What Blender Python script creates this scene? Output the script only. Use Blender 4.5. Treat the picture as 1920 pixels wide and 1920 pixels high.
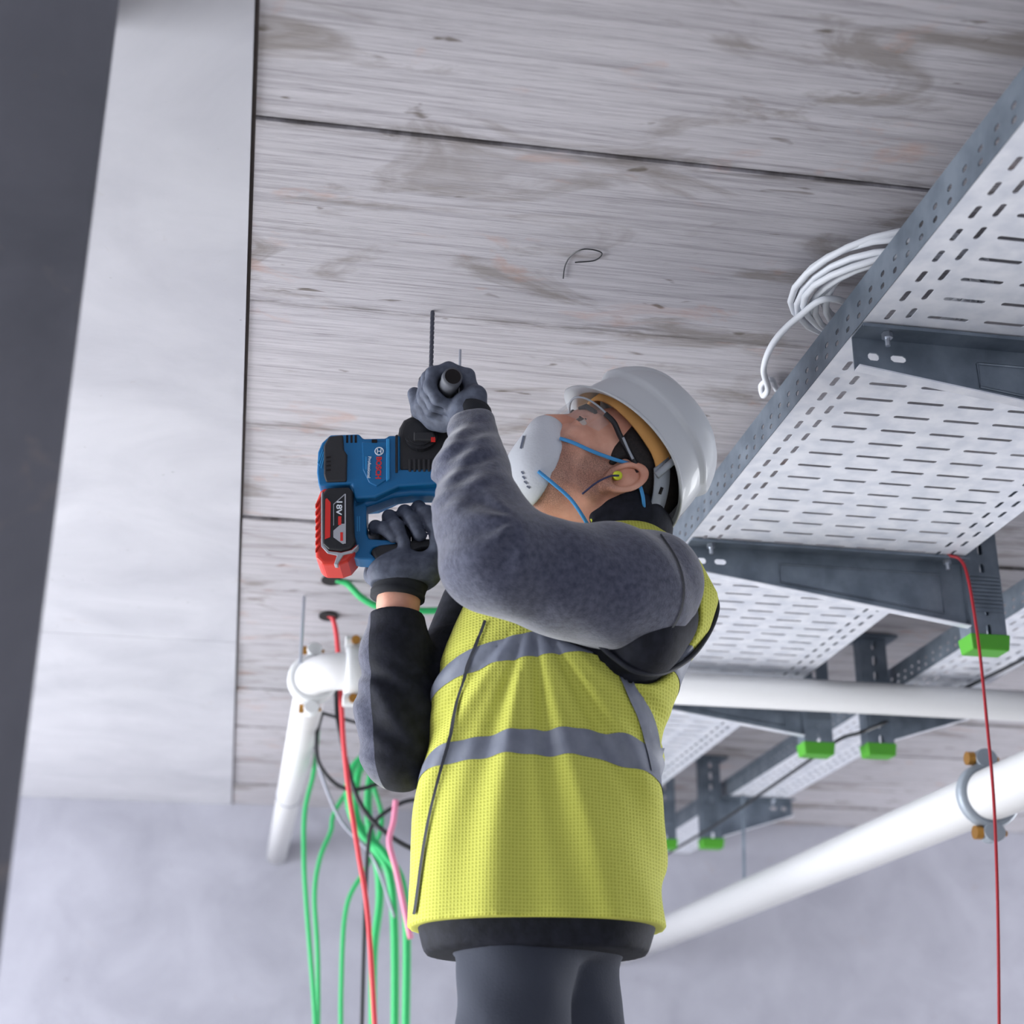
import bpy, bmesh, math, random
import numpy as np
from mathutils import Vector, Matrix
from mathutils.bvhtree import BVHTree

random.seed(7)
rng = np.random.default_rng(7)
for o in list(bpy.data.objects):
    bpy.data.objects.remove(o)
SC = bpy.context.scene
COL = SC.collection
R = math.radians

# ------------------------------------------------------------------ camera
F = 2850.0                                   # focal length in pixels of the 1920 frame
PITCH, ROLL, YAW = R(21.789), R(0.275), R(9.921)
CAM = np.array([0.0, 0.0, 1.6])
fw = np.array([math.sin(YAW) * math.cos(PITCH), math.cos(YAW) * math.cos(PITCH), math.sin(PITCH)])
r0 = np.array([math.cos(YAW), -math.sin(YAW), 0.0])
u0 = np.cross(r0, fw)
cr = math.cos(ROLL) * r0 + math.sin(ROLL) * u0
cu = -math.sin(ROLL) * r0 + math.cos(ROLL) * u0
cam = bpy.data.cameras.new('camera')
cam.sensor_width = 36.0
cam.lens = 36.0 * F / 1920.0
cam.clip_start = 0.05
cam.clip_end = 200
cam.dof.use_dof = True
cam.dof.focus_distance = 2.45
cam.dof.aperture_fstop = 3.6
camo = bpy.data.objects.new('camera', cam)
COL.objects.link(camo)
mw = Matrix.Identity(4)
for k in range(3):
    mw[k][0], mw[k][1], mw[k][2], mw[k][3] = cr[k], cu[k], -fw[k], CAM[k]
camo.matrix_world = mw
SC.camera = camo

# ------------------------------------------------------------------ light
SC.view_settings.view_transform = 'Standard'
SC.view_settings.look = 'None'
SC.view_settings.gamma = 1.0
SC.view_settings.use_curve_mapping = False
SC.view_settings.exposure = 0.88
w = bpy.data.worlds.new('sky')
SC.world = w
w.use_nodes = True
w.node_tree.nodes['Background'].inputs[0].default_value = (0.80, 0.87, 1.0, 1)
w.node_tree.nodes['Background'].inputs[1].default_value = 0.66


def light_area(name, loc, target, sx, sy, power, col):
    l = bpy.data.lights.new(name, 'AREA')
    l.shape = 'RECTANGLE'
    l.size, l.size_y, l.energy, l.color = sx, sy, power, col
    o = bpy.data.objects.new(name, l)
    COL.objects.link(o)
    o.location = loc
    o.rotation_euler = (Vector(target) - Vector(loc)).to_track_quat('-Z', 'Y').to_euler()
    return o


# daylight through the open left side of the storey
light_area('window_daylight', (-4.15, 3.7, 1.40), (0.5, 3.4, 1.9), 4.2, 2.0, 225, (0.93, 0.96, 1.0))
# added fill from the unseen right side, brightening the far ceiling
light_area('fill_light_right', (6.9, 4.9, 1.25), (2.0, 5.0, 2.4), 3.0, 1.8, 150, (0.95, 0.97, 1.0))
sun = bpy.data.lights.new('sun', 'SUN')
sun.energy = 4.6
sun.angle = R(4)
sun.color = (1.0, 0.98, 0.95)
suno = bpy.data.objects.new('sun', sun)
COL.objects.link(suno)
suno.rotation_euler = Vector((0.80, 0.10, -0.62)).to_track_quat('-Z', 'Y').to_euler()

# ------------------------------------------------------------------ pixel helpers
HC = 1.26                                    # ceiling above the camera
ZC = CAM[2] + HC


def ray(x, y):
    return fw + cr * ((x - 960) / F) + cu * ((960 - y) / F)


def PZ(x, y, z):                             # pixel ray meets the horizontal plane z
    d = ray(x, y)
    return CAM + d * ((z - CAM[2]) / d[2])


def PY(x, y, Y):                             # pixel ray meets the plane Y
    d = ray(x, y)
    return CAM + d * ((Y - CAM[1]) / d[1])


def PX(x, y, X):
    d = ray(x, y)
    return CAM + d * ((X - CAM[0]) / d[0])


HD = np.array([math.sin(YAW), math.cos(YAW), 0.0])    # heading on the ground
tip = PZ(808, 582, ZC)
D0 = float((tip - CAM) @ HD)                 # heading distance of the drill


def L(px, py, c=0.0):                        # upright frame (right, height, towards the camera)
    d = ray(px, py)
    s = (D0 - c) / float(d @ HD)
    p = d * s
    return np.array([p @ r0, p[2], c])


def W(q):                                    # upright frame -> world
    q = np.asarray(q, float)
    return CAM + q[..., 0:1] * r0 + q[..., 1:2] * np.array([0, 0, 1.0]) + (D0 - q[..., 2:3]) * HD


def lin(*c):
    return tuple(((v / 255.0) / 12.92 if v / 255.0 <= 0.04045 else ((v / 255.0 + 0.055) / 1.055) ** 2.4) for v in c)


# ------------------------------------------------------------------ materials
MATS = {}


def mat(name, rgb, rough=0.6, metal=0.0, noise=None, bump=None, sheen=0.0, coat=0.0, spec=0.5, trans=0.0, alpha=1.0, ior=1.45):
    if name in MATS:
        return MATS[name]
    m = bpy.data.materials.new(name)
    m.use_nodes = True
    nt = m.node_tree
    b = nt.nodes['Principled BSDF']
    c = lin(*rgb)
    b.inputs['Base Color'].default_value = (*c, 1)
    b.inputs['Roughness'].default_value = rough
    b.inputs['Metallic'].default_value = metal
    b.inputs['Specular IOR Level'].default_value = spec
    b.inputs['IOR'].default_value = ior
    if sheen:
        b.inputs['Sheen Weight'].default_value = sheen
        b.inputs['Sheen Roughness'].default_value = 0.5
    if coat:
        b.inputs['Coat Weight'].default_value = coat
    if trans:
        b.inputs['Transmission Weight'].default_value = trans
    if alpha < 1:
        b.inputs['Alpha'].default_value = alpha
    geo = nt.nodes.new('ShaderNodeNewGeometry')
    if noise:                                # (scale vector, second colour, contrast low, high)
        sc, rgb2, lo, hi = noise
        mp = nt.nodes.new('ShaderNodeMapping')
        mp.inputs['Scale'].default_value = sc
        nt.links.new(geo.outputs['Position'], mp.inputs['Vector'])
        n = nt.nodes.new('ShaderNodeTexNoise')
        n.inputs['Scale'].default_value = 1.0
        n.inputs['Detail'].default_value = 5.0
        nt.links.new(mp.outputs[0], n.inputs['Vector'])
        rp = nt.nodes.new('ShaderNodeValToRGB')
        rp.color_ramp.elements[0].position = lo
        rp.color_ramp.elements[0].color = (*lin(*rgb2), 1)
        rp.color_ramp.elements[1].position = hi
        rp.color_ramp.elements[1].color = (*c, 1)
        nt.links.new(n.outputs['Fac'], rp.inputs[0])
        nt.links.new(rp.outputs[0], b.inputs['Base Color'])
    if bump:                                 # (scale, strength, distance)
        n2 = nt.nodes.new('ShaderNodeTexNoise')
        n2.inputs['Scale'].default_value = bump[0]
        n2.inputs['Detail'].default_value = 4.0
        nt.links.new(geo.outputs['Position'], n2.inputs['Vector'])
        bp = nt.nodes.new('ShaderNodeBump')
        bp.inputs['Strength'].default_value = bump[1]
        bp.inputs['Distance'].default_value = bump[2]
        nt.links.new(n2.outputs['Fac'], bp.inputs['Height'])
        nt.links.new(bp.outputs[0], b.inputs['Normal'])
    MATS[name] = m
    return m


def ramp(nt, src, stops):
    rp = nt.nodes.new('ShaderNodeValToRGB')
    el = rp.color_ramp.elements
    while len(el) < len(stops):
        el.new(0.5)
    for e, (p, c) in zip(el, stops):
        e.position = p
        e.color = (*c, 1) if len(c) == 3 else c
    nt.links.new(src, rp.inputs[0])
    return rp.outputs[0]


def noise_node(nt, vec, scale, detail=5.0, rough=0.55, dist=0.0):
    n = nt.nodes.new('ShaderNodeTexNoise')
    n.inputs['Scale'].default_value = scale
    n.inputs['Detail'].default_value = detail
    n.inputs['Roughness'].default_value = rough
    n.inputs['Distortion'].default_value = dist
    nt.links.new(vec, n.inputs['Vector'])
    return n.outputs['Fac']


def mapping(nt, vec, scale, loc=None):
    mp = nt.nodes.new('ShaderNodeMapping')
    mp.inputs['Scale'].default_value = scale
    nt.links.new(vec, mp.inputs['Vector'])
    if loc is not None:
        nt.links.new(loc, mp.inputs['Location'])
    return mp.outputs[0]


def mix(nt, fac, a, b, mode='MIX'):
    m = nt.nodes.new('ShaderNodeMix')
    m.data_type = 'RGBA'
    m.blend_type = mode
    if isinstance(fac, (int, float)):
        m.inputs[0].default_value = fac
    else:
        nt.links.new(fac, m.inputs[0])
    for s, v in ((6, a), (7, b)):
        if isinstance(v, tuple):
            m.inputs[s].default_value = (*v, 1)
        else:
            nt.links.new(v, m.inputs[s])
    return m.outputs[2]


BOARD_Y0 = float(PZ(476, 562, ZC)[1]) - 0.5 * 9


def board_concrete():
    m = bpy.data.materials.new('board_marked_concrete')
    m.use_nodes = True
    nt = m.node_tree
    b = nt.nodes['Principled BSDF']
    b.inputs['Roughness'].default_value = 0.85
    b.inputs['Specular IOR Level'].default_value = 0.2
    geo = nt.nodes.new('ShaderNodeNewGeometry')
    oi = nt.nodes.new('ShaderNodeObjectInfo')
    ml = nt.nodes.new('ShaderNodeMath')
    ml.operation = 'MULTIPLY'
    ml.inputs[1].default_value = 37.0
    nt.links.new(oi.outputs['Random'], ml.inputs[0])
    pos = geo.outputs['Position']
    # long grain streaks along the board
    g1 = noise_node(nt, mapping(nt, pos, (3.0, 95, 1), ml.outputs[0]), 1.0, 6, 0.7, 0.8)
    g2 = noise_node(nt, mapping(nt, pos, (13.0, 430, 1), ml.outputs[0]), 1.0, 4, 0.65, 0.4)
    base = ramp(nt, g1, [(0.28, lin(138, 134, 139)), (0.42, lin(170, 167, 173)), (0.58, lin(189, 186, 192)), (0.8, lin(174, 170, 176))])
    fine = ramp(nt, g2, [(0.30, (0.52, 0.51, 0.52)), (0.43, (0.92, 0.92, 0.92)), (0.7, (1, 1, 1))])
    c = mix(nt, 0.72, base, fine, 'MULTIPLY')
    # dark weathered patches
    p = noise_node(nt, mapping(nt, pos, (2.6, 7.0, 1)), 1.0, 6, 0.6, 1.0)
    pf = ramp(nt, p, [(0.55, (0, 0, 0)), (0.66, (0.65, 0.65, 0.65))])
    c = mix(nt, pf, c, lin(118, 110, 104))
    k = noise_node(nt, mapping(nt, pos, (9, 26, 1)), 1.0, 3, 0.5, 0.4)
    kf = ramp(nt, k, [(0.685, (0, 0, 0)), (0.73, (0.8, 0.8, 0.8))])
    c = mix(nt, kf, c, lin(96, 88, 80))
    # rust coloured stains
    s = noise_node(nt, mapping(nt, pos, (4.0, 6.5, 1)), 1.3, 5, 0.6, 0.5)
    sf = ramp(nt, s, [(0.61, (0, 0, 0)), (0.72, (0.42, 0.42, 0.42))])
    c = mix(nt, sf, c, lin(182, 136, 112))
    # grime along the joints between the boards
    sx = nt.nodes.new('ShaderNodeSeparateXYZ')
    nt.links.new(pos, sx.inputs[0])
    ma = nt.nodes.new('ShaderNodeMath')
    ma.operation = 'SUBTRACT'
    ma.inputs[1].default_value = BOARD_Y0
    nt.links.new(sx.outputs[1], ma.inputs[0])
    mb_ = nt.nodes.new('ShaderNodeMath')
    mb_.operation = 'PINGPONG'
    mb_.inputs[1].default_value = 0.25
    nt.links.new(ma.outputs[0], mb_.inputs[0])
    near = ramp(nt, mb_.outputs[0], [(0.0, (1, 1, 1)), (0.022, (0, 0, 0))])
    gn = noise_node(nt, mapping(nt, pos, (9, 60, 1)), 1.0, 5, 0.6, 0.4)
    gf2 = ramp(nt, gn, [(0.42, (0, 0, 0)), (0.62, (0.9, 0.9, 0.9))])
    c = mix(nt, mix(nt, 1.0, near, gf2, 'MULTIPLY'), c, lin(96, 90, 88))
    # each board has its own tone
    rr = ramp(nt, oi.outputs['Random'], [(0, (0.90, 0.90, 0.90)), (1, (1, 1, 1))])
    c = mix(nt, 1.0, c, rr, 'MULTIPLY')
    nt.links.new(c, b.inputs['Base Color'])
    bp = nt.nodes.new('ShaderNodeBump')
    bp.inputs['Strength'].default_value = 0.5
    bp.inputs['Distance'].default_value = 0.004
    nt.links.new(g2, bp.inputs['Height'])
    nt.links.new(bp.outputs[0], b.inputs['Normal'])
    return m


def smooth_concrete(name, c0, c1, stain=0.25):
    m = bpy.data.materials.new(name)
    m.use_nodes = True
    nt = m.node_tree
    b = nt.nodes['Principled BSDF']
    b.inputs['Roughness'].default_value = 0.8
    b.inputs['Specular IOR Level'].default_value = 0.25
    geo = nt.nodes.new('ShaderNodeNewGeometry')
    pos = geo.outputs['Position']
    a = noise_node(nt, pos, 3.0, 7, 0.6, 0.5)
    base = ramp(nt, a, [(0.3, lin(*c0)), (0.7, lin(*c1))])
    s = noise_node(nt, pos, 9.0, 5, 0.6, 1.2)
    sf = ramp(nt, s, [(0.66, (0, 0, 0)), (0.74, (stain, stain, stain))])
    c = mix(nt, sf, base, lin(150, 138, 132))
    n = noise_node(nt, pos, 45.0, 2, 0.5, 0.0)
    nf = ramp(nt, n, [(0.76, (0, 0, 0)), (0.79, (0.6, 0.6, 0.6))])
    c = mix(nt, nf, c, lin(112, 108, 106))
    nt.links.new(c, b.inputs['Base Color'])
    bp = nt.nodes.new('ShaderNodeBump')
    bp.inputs['Strength'].default_value = 0.25
    bp.inputs['Distance'].default_value = 0.004
    nt.links.new(a, bp.inputs['Height'])
    nt.links.new(bp.outputs[0], b.inputs['Normal'])
    return m


M_BOARD = board_concrete()
M_SMOOTH = smooth_concrete('smooth_pale_concrete', (162, 162, 170), (180, 180, 187))
M_WALL = smooth_concrete('far_wall_concrete', (146, 146, 157), (164, 164, 175))
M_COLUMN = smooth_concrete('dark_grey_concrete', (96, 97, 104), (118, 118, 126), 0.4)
M_FLOOR = smooth_concrete('floor_screed', (194, 192, 190), (212, 210, 206))
M_JOINT = mat('joint_concrete', (116, 108, 106), 0.95)
M_GALV = mat('galvanised_sheet', (226, 228, 236), 0.42, 0.2, noise=((24, 24, 24), (206, 210, 221), 0.35, 0.62), bump=(60, 0.05, 0.002))
M_GALVD = mat('galvanised_profile', (128, 138, 150), 0.5, 0.7, noise=((18, 18, 18), (104, 114, 126), 0.35, 0.65), bump=(60, 0.05, 0.002))
M_ZINC = mat('zinc_bolt', (190, 195, 205), 0.3, 0.9)
M_BRASS = mat('brass_bolt', (176, 128, 64), 0.35, 0.85)
M_GREENCAP = mat('green_plastic', (74, 156, 36), 0.5)
M_PIPE = mat('white_enamel', (206, 206, 208), 0.35, bump=(8, 0.03, 0.002))
M_COUPL = mat('white_cast_coupling', (206, 208, 210), 0.45, bump=(90, 0.08, 0.001))
M_WHITECABLE = mat('white_cable_sheath', (214, 217, 224), 0.45)
M_REDCABLE = mat('red_cable_sheath', (150, 24, 36), 0.45)
M_REDWIRE = mat('red_wire', (205, 62, 70), 0.5)
M_GREEN = mat('green_cable_sheath', (40, 168, 96), 0.5)
M_BLACKC = mat('black_cable_sheath', (34, 36, 40), 0.5)
M_GREYC = mat('grey_cable_sheath', (150, 152, 165), 0.5)
M_HOLE = mat('hole_dark', (26, 22, 24), 0.95)

# ------------------------------------------------------------------ mesh helpers
LOC = {}


def link(o, parent=None):
    COL.objects.link(o)
    if parent is not None:
        o.parent = parent
    return o


def base_of(parent):
    t = np.zeros(3)
    while parent is not None:
        t += np.array(parent.location)
        parent = parent.parent
    return t


def thing(name, label, cat, loc, group=None, kind=None):
    o = bpy.data.objects.new(name, None)
    o.empty_display_size = 0.1
    COL.objects.link(o)
    o.location = [float(v) for v in loc]
    tag(o, label, cat, group, kind)
    return o


def tag(o, label=None, cat=None, group=None, kind=None):
    if label:
        o['label'] = label
    if cat:
        o['category'] = cat
    if group:
        o['group'] = group
    if kind:
        o['kind'] = kind
    return o


def obj(name, verts, faces, m, parent=None, smooth=False, origin=None):
    """verts are world positions; the object's origin is at its parent's base (or at origin)"""
    v = np.asarray(verts, float)
    if parent is None:
        org = np.asarray(origin, float) if origin is not None else np.array([(v[:, 0].min() + v[:, 0].max()) / 2, (v[:, 1].min() + v[:, 1].max()) / 2, v[:, 2].min()])
        rel = org
    else:
        org = base_of(parent)
        rel = np.zeros(3)
    me = bpy.data.meshes.new(name)
    me.from_pydata((v - org).tolist(), [], [tuple(int(i) for i in f) for f in faces])
    me.update()
    if isinstance(m, (list, tuple)):
        for x in m:
            me.materials.append(x)
    else:
        me.materials.append(m)
    if smooth:
        me.polygons.foreach_set('use_smooth', [True] * len(me.polygons))
    o = bpy.data.objects.new(name, me)
    o.location = rel
    return link(o, parent)


class MB:                                    # collects verts and faces
    def __init__(s):
        s.v, s.f = [], []

    def add(s, v, f):
        n = len(s.v)
        s.v += [tuple(map(float, p)) for p in v]
        s.f += [tuple(i + n for i in q) for q in f]
        return s

    def box(s, x0, x1, y0, y1, z0, z1):
        v = [(x, y, z) for x in (x0, x1) for y in (y0, y1) for z in (z0, z1)]
        return s.add(v, [(0, 1, 3, 2), (4, 6, 7, 5), (0, 4, 5, 1), (2, 3, 7, 6), (0, 2, 6, 4), (1, 5, 7, 3)])

    def build(s, name, m, parent=None, smooth=False, bevel=0.0, origin=None):
        o = obj(name, s.v, s.f, m, parent, smooth, origin)
        if bevel:
            bv = o.modifiers.new('bevel', 'BEVEL')
            bv.width = bevel
            bv.segments = 2
            bv.limit_method = 'ANGLE'
            bv.angle_limit = R(40)
        return o

    def prism(s, loop, vec):                 # closed loop of points swept by vec
        n = len(loop)
        a = [np.array(p, float) for p in loop]
        v = a + [p + np.array(vec, float) for p in a]
        f = [tuple(range(n))[::-1], tuple(range(n, 2 * n))]
        f += [(i, (i + 1) % n, n + (i + 1) % n, n + i) for i in range(n)]
        return s.add(v, f)

    def tube(s, pts, r, seg=10, caps=True, closed=False):
        p = np.asarray(pts, float)
        n = len(p)
        rr = np.full(n, r) if np.isscalar(r) else np.asarray(r, float)
        if closed:
            t = np.roll(p, -1, 0) - np.roll(p, 1, 0)
        else:
            t = np.gradient(p, axis=0)
        t /= np.linalg.norm(t, axis=1, keepdims=True) + 1e-12
        up = np.array([0, 0, 1.0]) if abs(t[0][2]) < 0.9 else np.array([1.0, 0, 0])
        x = np.cross(t[0], up)
        x /= np.linalg.norm(x)
        V = []
        for i in range(n):
            x = x - t[i] * (x @ t[i])
            x /= np.linalg.norm(x)
            y = np.cross(t[i], x)
            for k in range(seg):
                a = 2 * math.pi * k / seg
                V.append(p[i] + rr[i] * (math.cos(a) * x + math.sin(a) * y))
        Fs = []
        m = n if closed else n - 1
        for i in range(m):
            j = (i + 1) % n
            for k in range(seg):
                Fs.append((i * seg + k, i * seg + (k + 1) % seg, j * seg + (k + 1) % seg, j * seg + k))
        if caps and not closed:
            Fs.append(tuple(range(seg))[::-1])
            Fs.append(tuple((n - 1) * seg + k for k in range(seg)))
        return s.add(V, Fs)


def spline(pts, n=12):                       # Catmull-Rom
    p = np.asarray(pts, float)
    p = np.vstack([2 * p[0] - p[1], p, 2 * p[-1] - p[-2]])
    out = []
    for i in range(1, len(p) - 2):
        for k in range(n):
            t = k / n
            a, b, c, d = p[i - 1], p[i], p[i + 1], p[i + 2]
            out.append(0.5 * ((2 * b) + (-a + c) * t + (2 * a - 5 * b + 4 * c - d) * t * t + (-a + 3 * b - 3 * c + d) * t ** 3))
    out.append(p[-2])
    return np.array(out)


# ------------------------------------------------------------------ the setting
XS = -0.055                                  # joint between smooth strip and boards
YW = 6.66                                    # far wall
ceil = MB().box(-4.2, 7, -4, YW + 0.3, ZC + 0.012, ZC + 0.25).build('ceiling', M_JOINT, origin=(0, 2, ZC))
tag(ceil, kind='structure')
# board marked panels, half a metre wide, each with its own edges
Y0 = BOARD_Y0
cols = [(XS + 0.0045, 2.0), (2.0, 4.5), (4.5, 7.0)]
k = 0
board_mesh = {}
for r_ in range(30):
    ya, yb = Y0 + 0.5 * r_, Y0 + 0.5 * r_ + 0.5
    if yb < -4 or ya > YW:
        continue
    ya, yb = max(ya, -4), min(yb, YW)
    for (xa, xb) in cols:
        key = (round(yb - ya, 3), round(xb - xa, 3))
        if key not in board_mesh:
            hx, hy = (xb - xa) / 2 - 0.0015, (yb - ya) / 2 - 0.0026
            mb = MB().box(-hx, hx, -hy, hy, 0, 0.018)
            me = bpy.data.meshes.new('board')
            me.from_pydata(mb.v, [], mb.f)
            me.materials.append(M_BOARD)
            board_mesh[key] = me
        o = bpy.data.objects.new('board', board_mesh[key])
        link(o, ceil)
        o.location = ((xa + xb) / 2 - 0, (ya + yb) / 2 - 2, random.uniform(-0.0015, 0.0025) + (0.004 if r_ % 3 == 1 else 0))
# smooth pale strip on the left, in three lengths
YJ = float(PZ(273, 1193, ZC)[1])
for (ya, yb) in ((-4, 1.0), (1.0, YJ), (YJ, YW)):
    o = MB().box(-4.2, XS, ya + 0.0015, yb - 0.0015, ZC - 0.004, ZC + 0.018).build('smooth_slab', M_SMOOTH, ceil)
    o['label'] = 'smooth pale concrete strip'
pm = spline([PZ(x, y, ZC - .004) for x, y in ((1056, 522), (1060, 497), (1073, 477), (1098, 467), (1128, 474), (1116, 488), (1078, 492))], 8)
o = MB().tube(pm, .0011, 5).build('pencil_mark', M_BLACKC, ceil)
o['label'] = 'dark curled pencil mark'
wall = MB().box(-6, 7, YW, YW + 0.3, 0, ZC).build('wall_far', M_WALL)
tag(wall, kind='structure')
wl = MB().box(-4.5, -4.2, -4, 1.5, 0, ZC + .25).box(-4.5, -4.2, 6.5, YW + .3, 0, ZC + .25).build('wall_left_unseen', M_WALL)  # unseen wall added so daylight enters only farther in, darkening the near ceiling
tag(wl, kind='structure')
wr = MB().box(7, 7.25, -4, 3.4, 0, ZC).box(7, 7.25, 6.4, YW + 0.3, 0, ZC).build('wall_right', M_WALL)  # gap added to go with the right fill light
tag(wr, kind='structure')
floor = MB().box(-9, 7.25, -7, YW + 0.3, -0.2, 0).build('floor', M_FLOOR)
tag(floor, kind='structure')

# foreground column on the left, its front square to the view
ca = ray(106, 960)
tc = 1.40
e0 = CAM + ca * tc
dxy = np.array([ca[0], ca[1], 0.0]) / math.hypot(ca[0], ca[1])
sxy = np.array([dxy[1], -dxy[0], 0.0])
e0[2] = 0
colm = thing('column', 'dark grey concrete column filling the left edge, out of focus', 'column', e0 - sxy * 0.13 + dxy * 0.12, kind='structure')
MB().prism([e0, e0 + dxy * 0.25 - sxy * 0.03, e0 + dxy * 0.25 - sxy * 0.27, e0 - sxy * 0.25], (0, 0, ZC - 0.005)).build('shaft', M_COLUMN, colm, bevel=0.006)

# ------------------------------------------------------------------ cable trays
ZT = CAM[2] + 1.11                           # underside of the trays


def hole_cells(bm_v, bm_f, xs, ys, holes, to3):
    """sheet made of rectangular cells; cells with a hole get a rounded slot cut out. holes: dict (i,j)->(cx,cy,lx,ly)"""
    cache = {}

    def vert(a, b):
        key = (round(a, 6), round(b, 6))
        if key not in cache:
            cache[key] = len(bm_v)
            bm_v.append(to3(a, b))
        return cache[key]
    for i in range(len(xs) - 1):
        for j in range(len(ys) - 1):
            x0, x1, y0, y1 = xs[i], xs[i + 1], ys[j], ys[j + 1]
            c4 = [vert(x0, y0), vert(x1, y0), vert(x1, y1), vert(x0, y1)]
            if (i, j) not in holes:
                bm_f.append(tuple(c4))
                continue
            cx, cy, lx, ly = holes[(i, j)]
            hx, hy = lx / 2, ly / 2
            ch = min(hx, hy) * 0.6
            ring = [(cx - hx, cy - hy + ch), (cx - hx + ch, cy - hy), (cx + hx - ch, cy - hy), (cx + hx, cy - hy + ch),
                    (cx + hx, cy + hy - ch), (cx + hx - ch, cy + hy), (cx - hx + ch, cy + hy), (cx - hx, cy + hy - ch)]
            q = [vert(a, b) for a, b in ring]
            bm_f += [(c4[0], c4[1], q[2], q[1]), (c4[1], c4[2], q[4], q[3]), (c4[2], c4[3], q[6], q[5]), (c4[3], c4[0], q[0], q[7]),
                     (c4[0], q[1], q[0]), (c4[1], q[3], q[2]), (c4[2], q[5], q[4]), (c4[3], q[7], q[6])]


def solid(o, th, off=1.0):
    s = o.modifiers.new('sheet', 'SOLIDIFY')
    s.thickness = th
    s.offset = off


def cable_tray(label, x0, x1, y0, y1, mid, pitch, yref):
    t = thing('cable_tray', label, 'cable tray', ((x0 + x1) / 2, (y0 + y1) / 2, ZT), 'perforated cable trays under the ceiling')
    n = int((y1 - y0) / pitch)
    off = (yref - y0) % pitch
    ys = [y0] + [y0 + off + pitch * k for k in range(n)] + [y1]
    ys = sorted(set(round(v, 5) for v in ys))
    # base plate
    xs = [x0, x0 + 0.018, x0 + 0.046, x0 + 0.077]
    right = [x1 - 0.077, x1 - 0.046, x1 - 0.018, x1]
    m0, m1 = xs[-1], right[0]
    nm = mid
    mids = [m0 + (m1 - m0) * k / nm for k in range(1, nm)]
    xs = xs + mids + right
    v, f, holes = [], [], {}
    for j in range(len(ys) - 1):
        if ys[j + 1] - ys[j] < pitch * 0.9:
            continue
        cy = (ys[j] + ys[j + 1]) / 2
        for i in range(len(xs) - 1):
            cx = (xs[i] + xs[i + 1]) / 2
            wdt = xs[i + 1] - xs[i]
            if i in (1, 2) or i in (len(xs) - 4, len(xs) - 3):
                holes[(i, j)] = (cx, cy + (0.004 if i in (1, len(xs) - 4) else -0.006), 0.0090, 0.031)
            elif 3 <= i <= len(xs) - 5 and wdt > 0.04:
                holes[(i, j)] = (cx, cy, wdt * 0.72, 0.0092)
    hole_cells(v, f, xs, ys, holes, lambda a, b: (a, b, ZT))
    o = obj('base_plate', v, f, M_GALV, t)
    solid(o, 0.0012, 1)
    # two side rails with round-ended holes and a folded top lip
    for sx, sgn in ((x0, 1), (x1, -1)):
        v, f, holes = [], [], {}
        zs = [ZT, ZT + 0.008, ZT + 0.024, ZT + 0.043, ZT + 0.066]
        hp = pitch * 0.8
        nn = int((y1 - y0) / hp)
        yy = [y0 + hp * k for k in range(nn + 1)]
        if y1 - yy[-1] > 1e-3:
            yy.append(y1)
        for i in range(nn):
            holes[(i, 1)] = ((yy[i] + yy[i + 1]) / 2, ZT + 0.0155, 0.013, 0.0075)
            holes[(i, 2)] = ((yy[i] + yy[i + 1]) / 2 - 0.004, ZT + 0.0335, 0.013, 0.0075)
        hole_cells(v, f, yy, zs, holes, lambda a, b: (sx, a, b))
        nv = len(v)
        v += [(sx, y0, zs[-1]), (sx, y1, zs[-1]), (sx + sgn * 0.010, y1, zs[-1]), (sx + sgn * 0.010, y0, zs[-1])]
        f.append((nv, nv + 1, nv + 2, nv + 3))
        o = obj('side_rail', v, f, M_GALVD, t)
        solid(o, 0.0012, 0)
    return t


TX0, TX1 = 0.860, 1.462
tray1 = cable_tray('wide perforated galvanised cable tray crossing the upper right, above the safety helmet', TX0, TX1, 0.4, YW - 0.03, 5, 0.0557, 2.0196 - 0.0278)
UX0, UX1 = 1.752, 1.975
tray2 = cable_tray('narrow perforated cable tray at far right, beyond the hanging steel posts', UX0, UX1, 0.9, YW - 0.03, 1, 0.0557, 2.0196)


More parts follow.
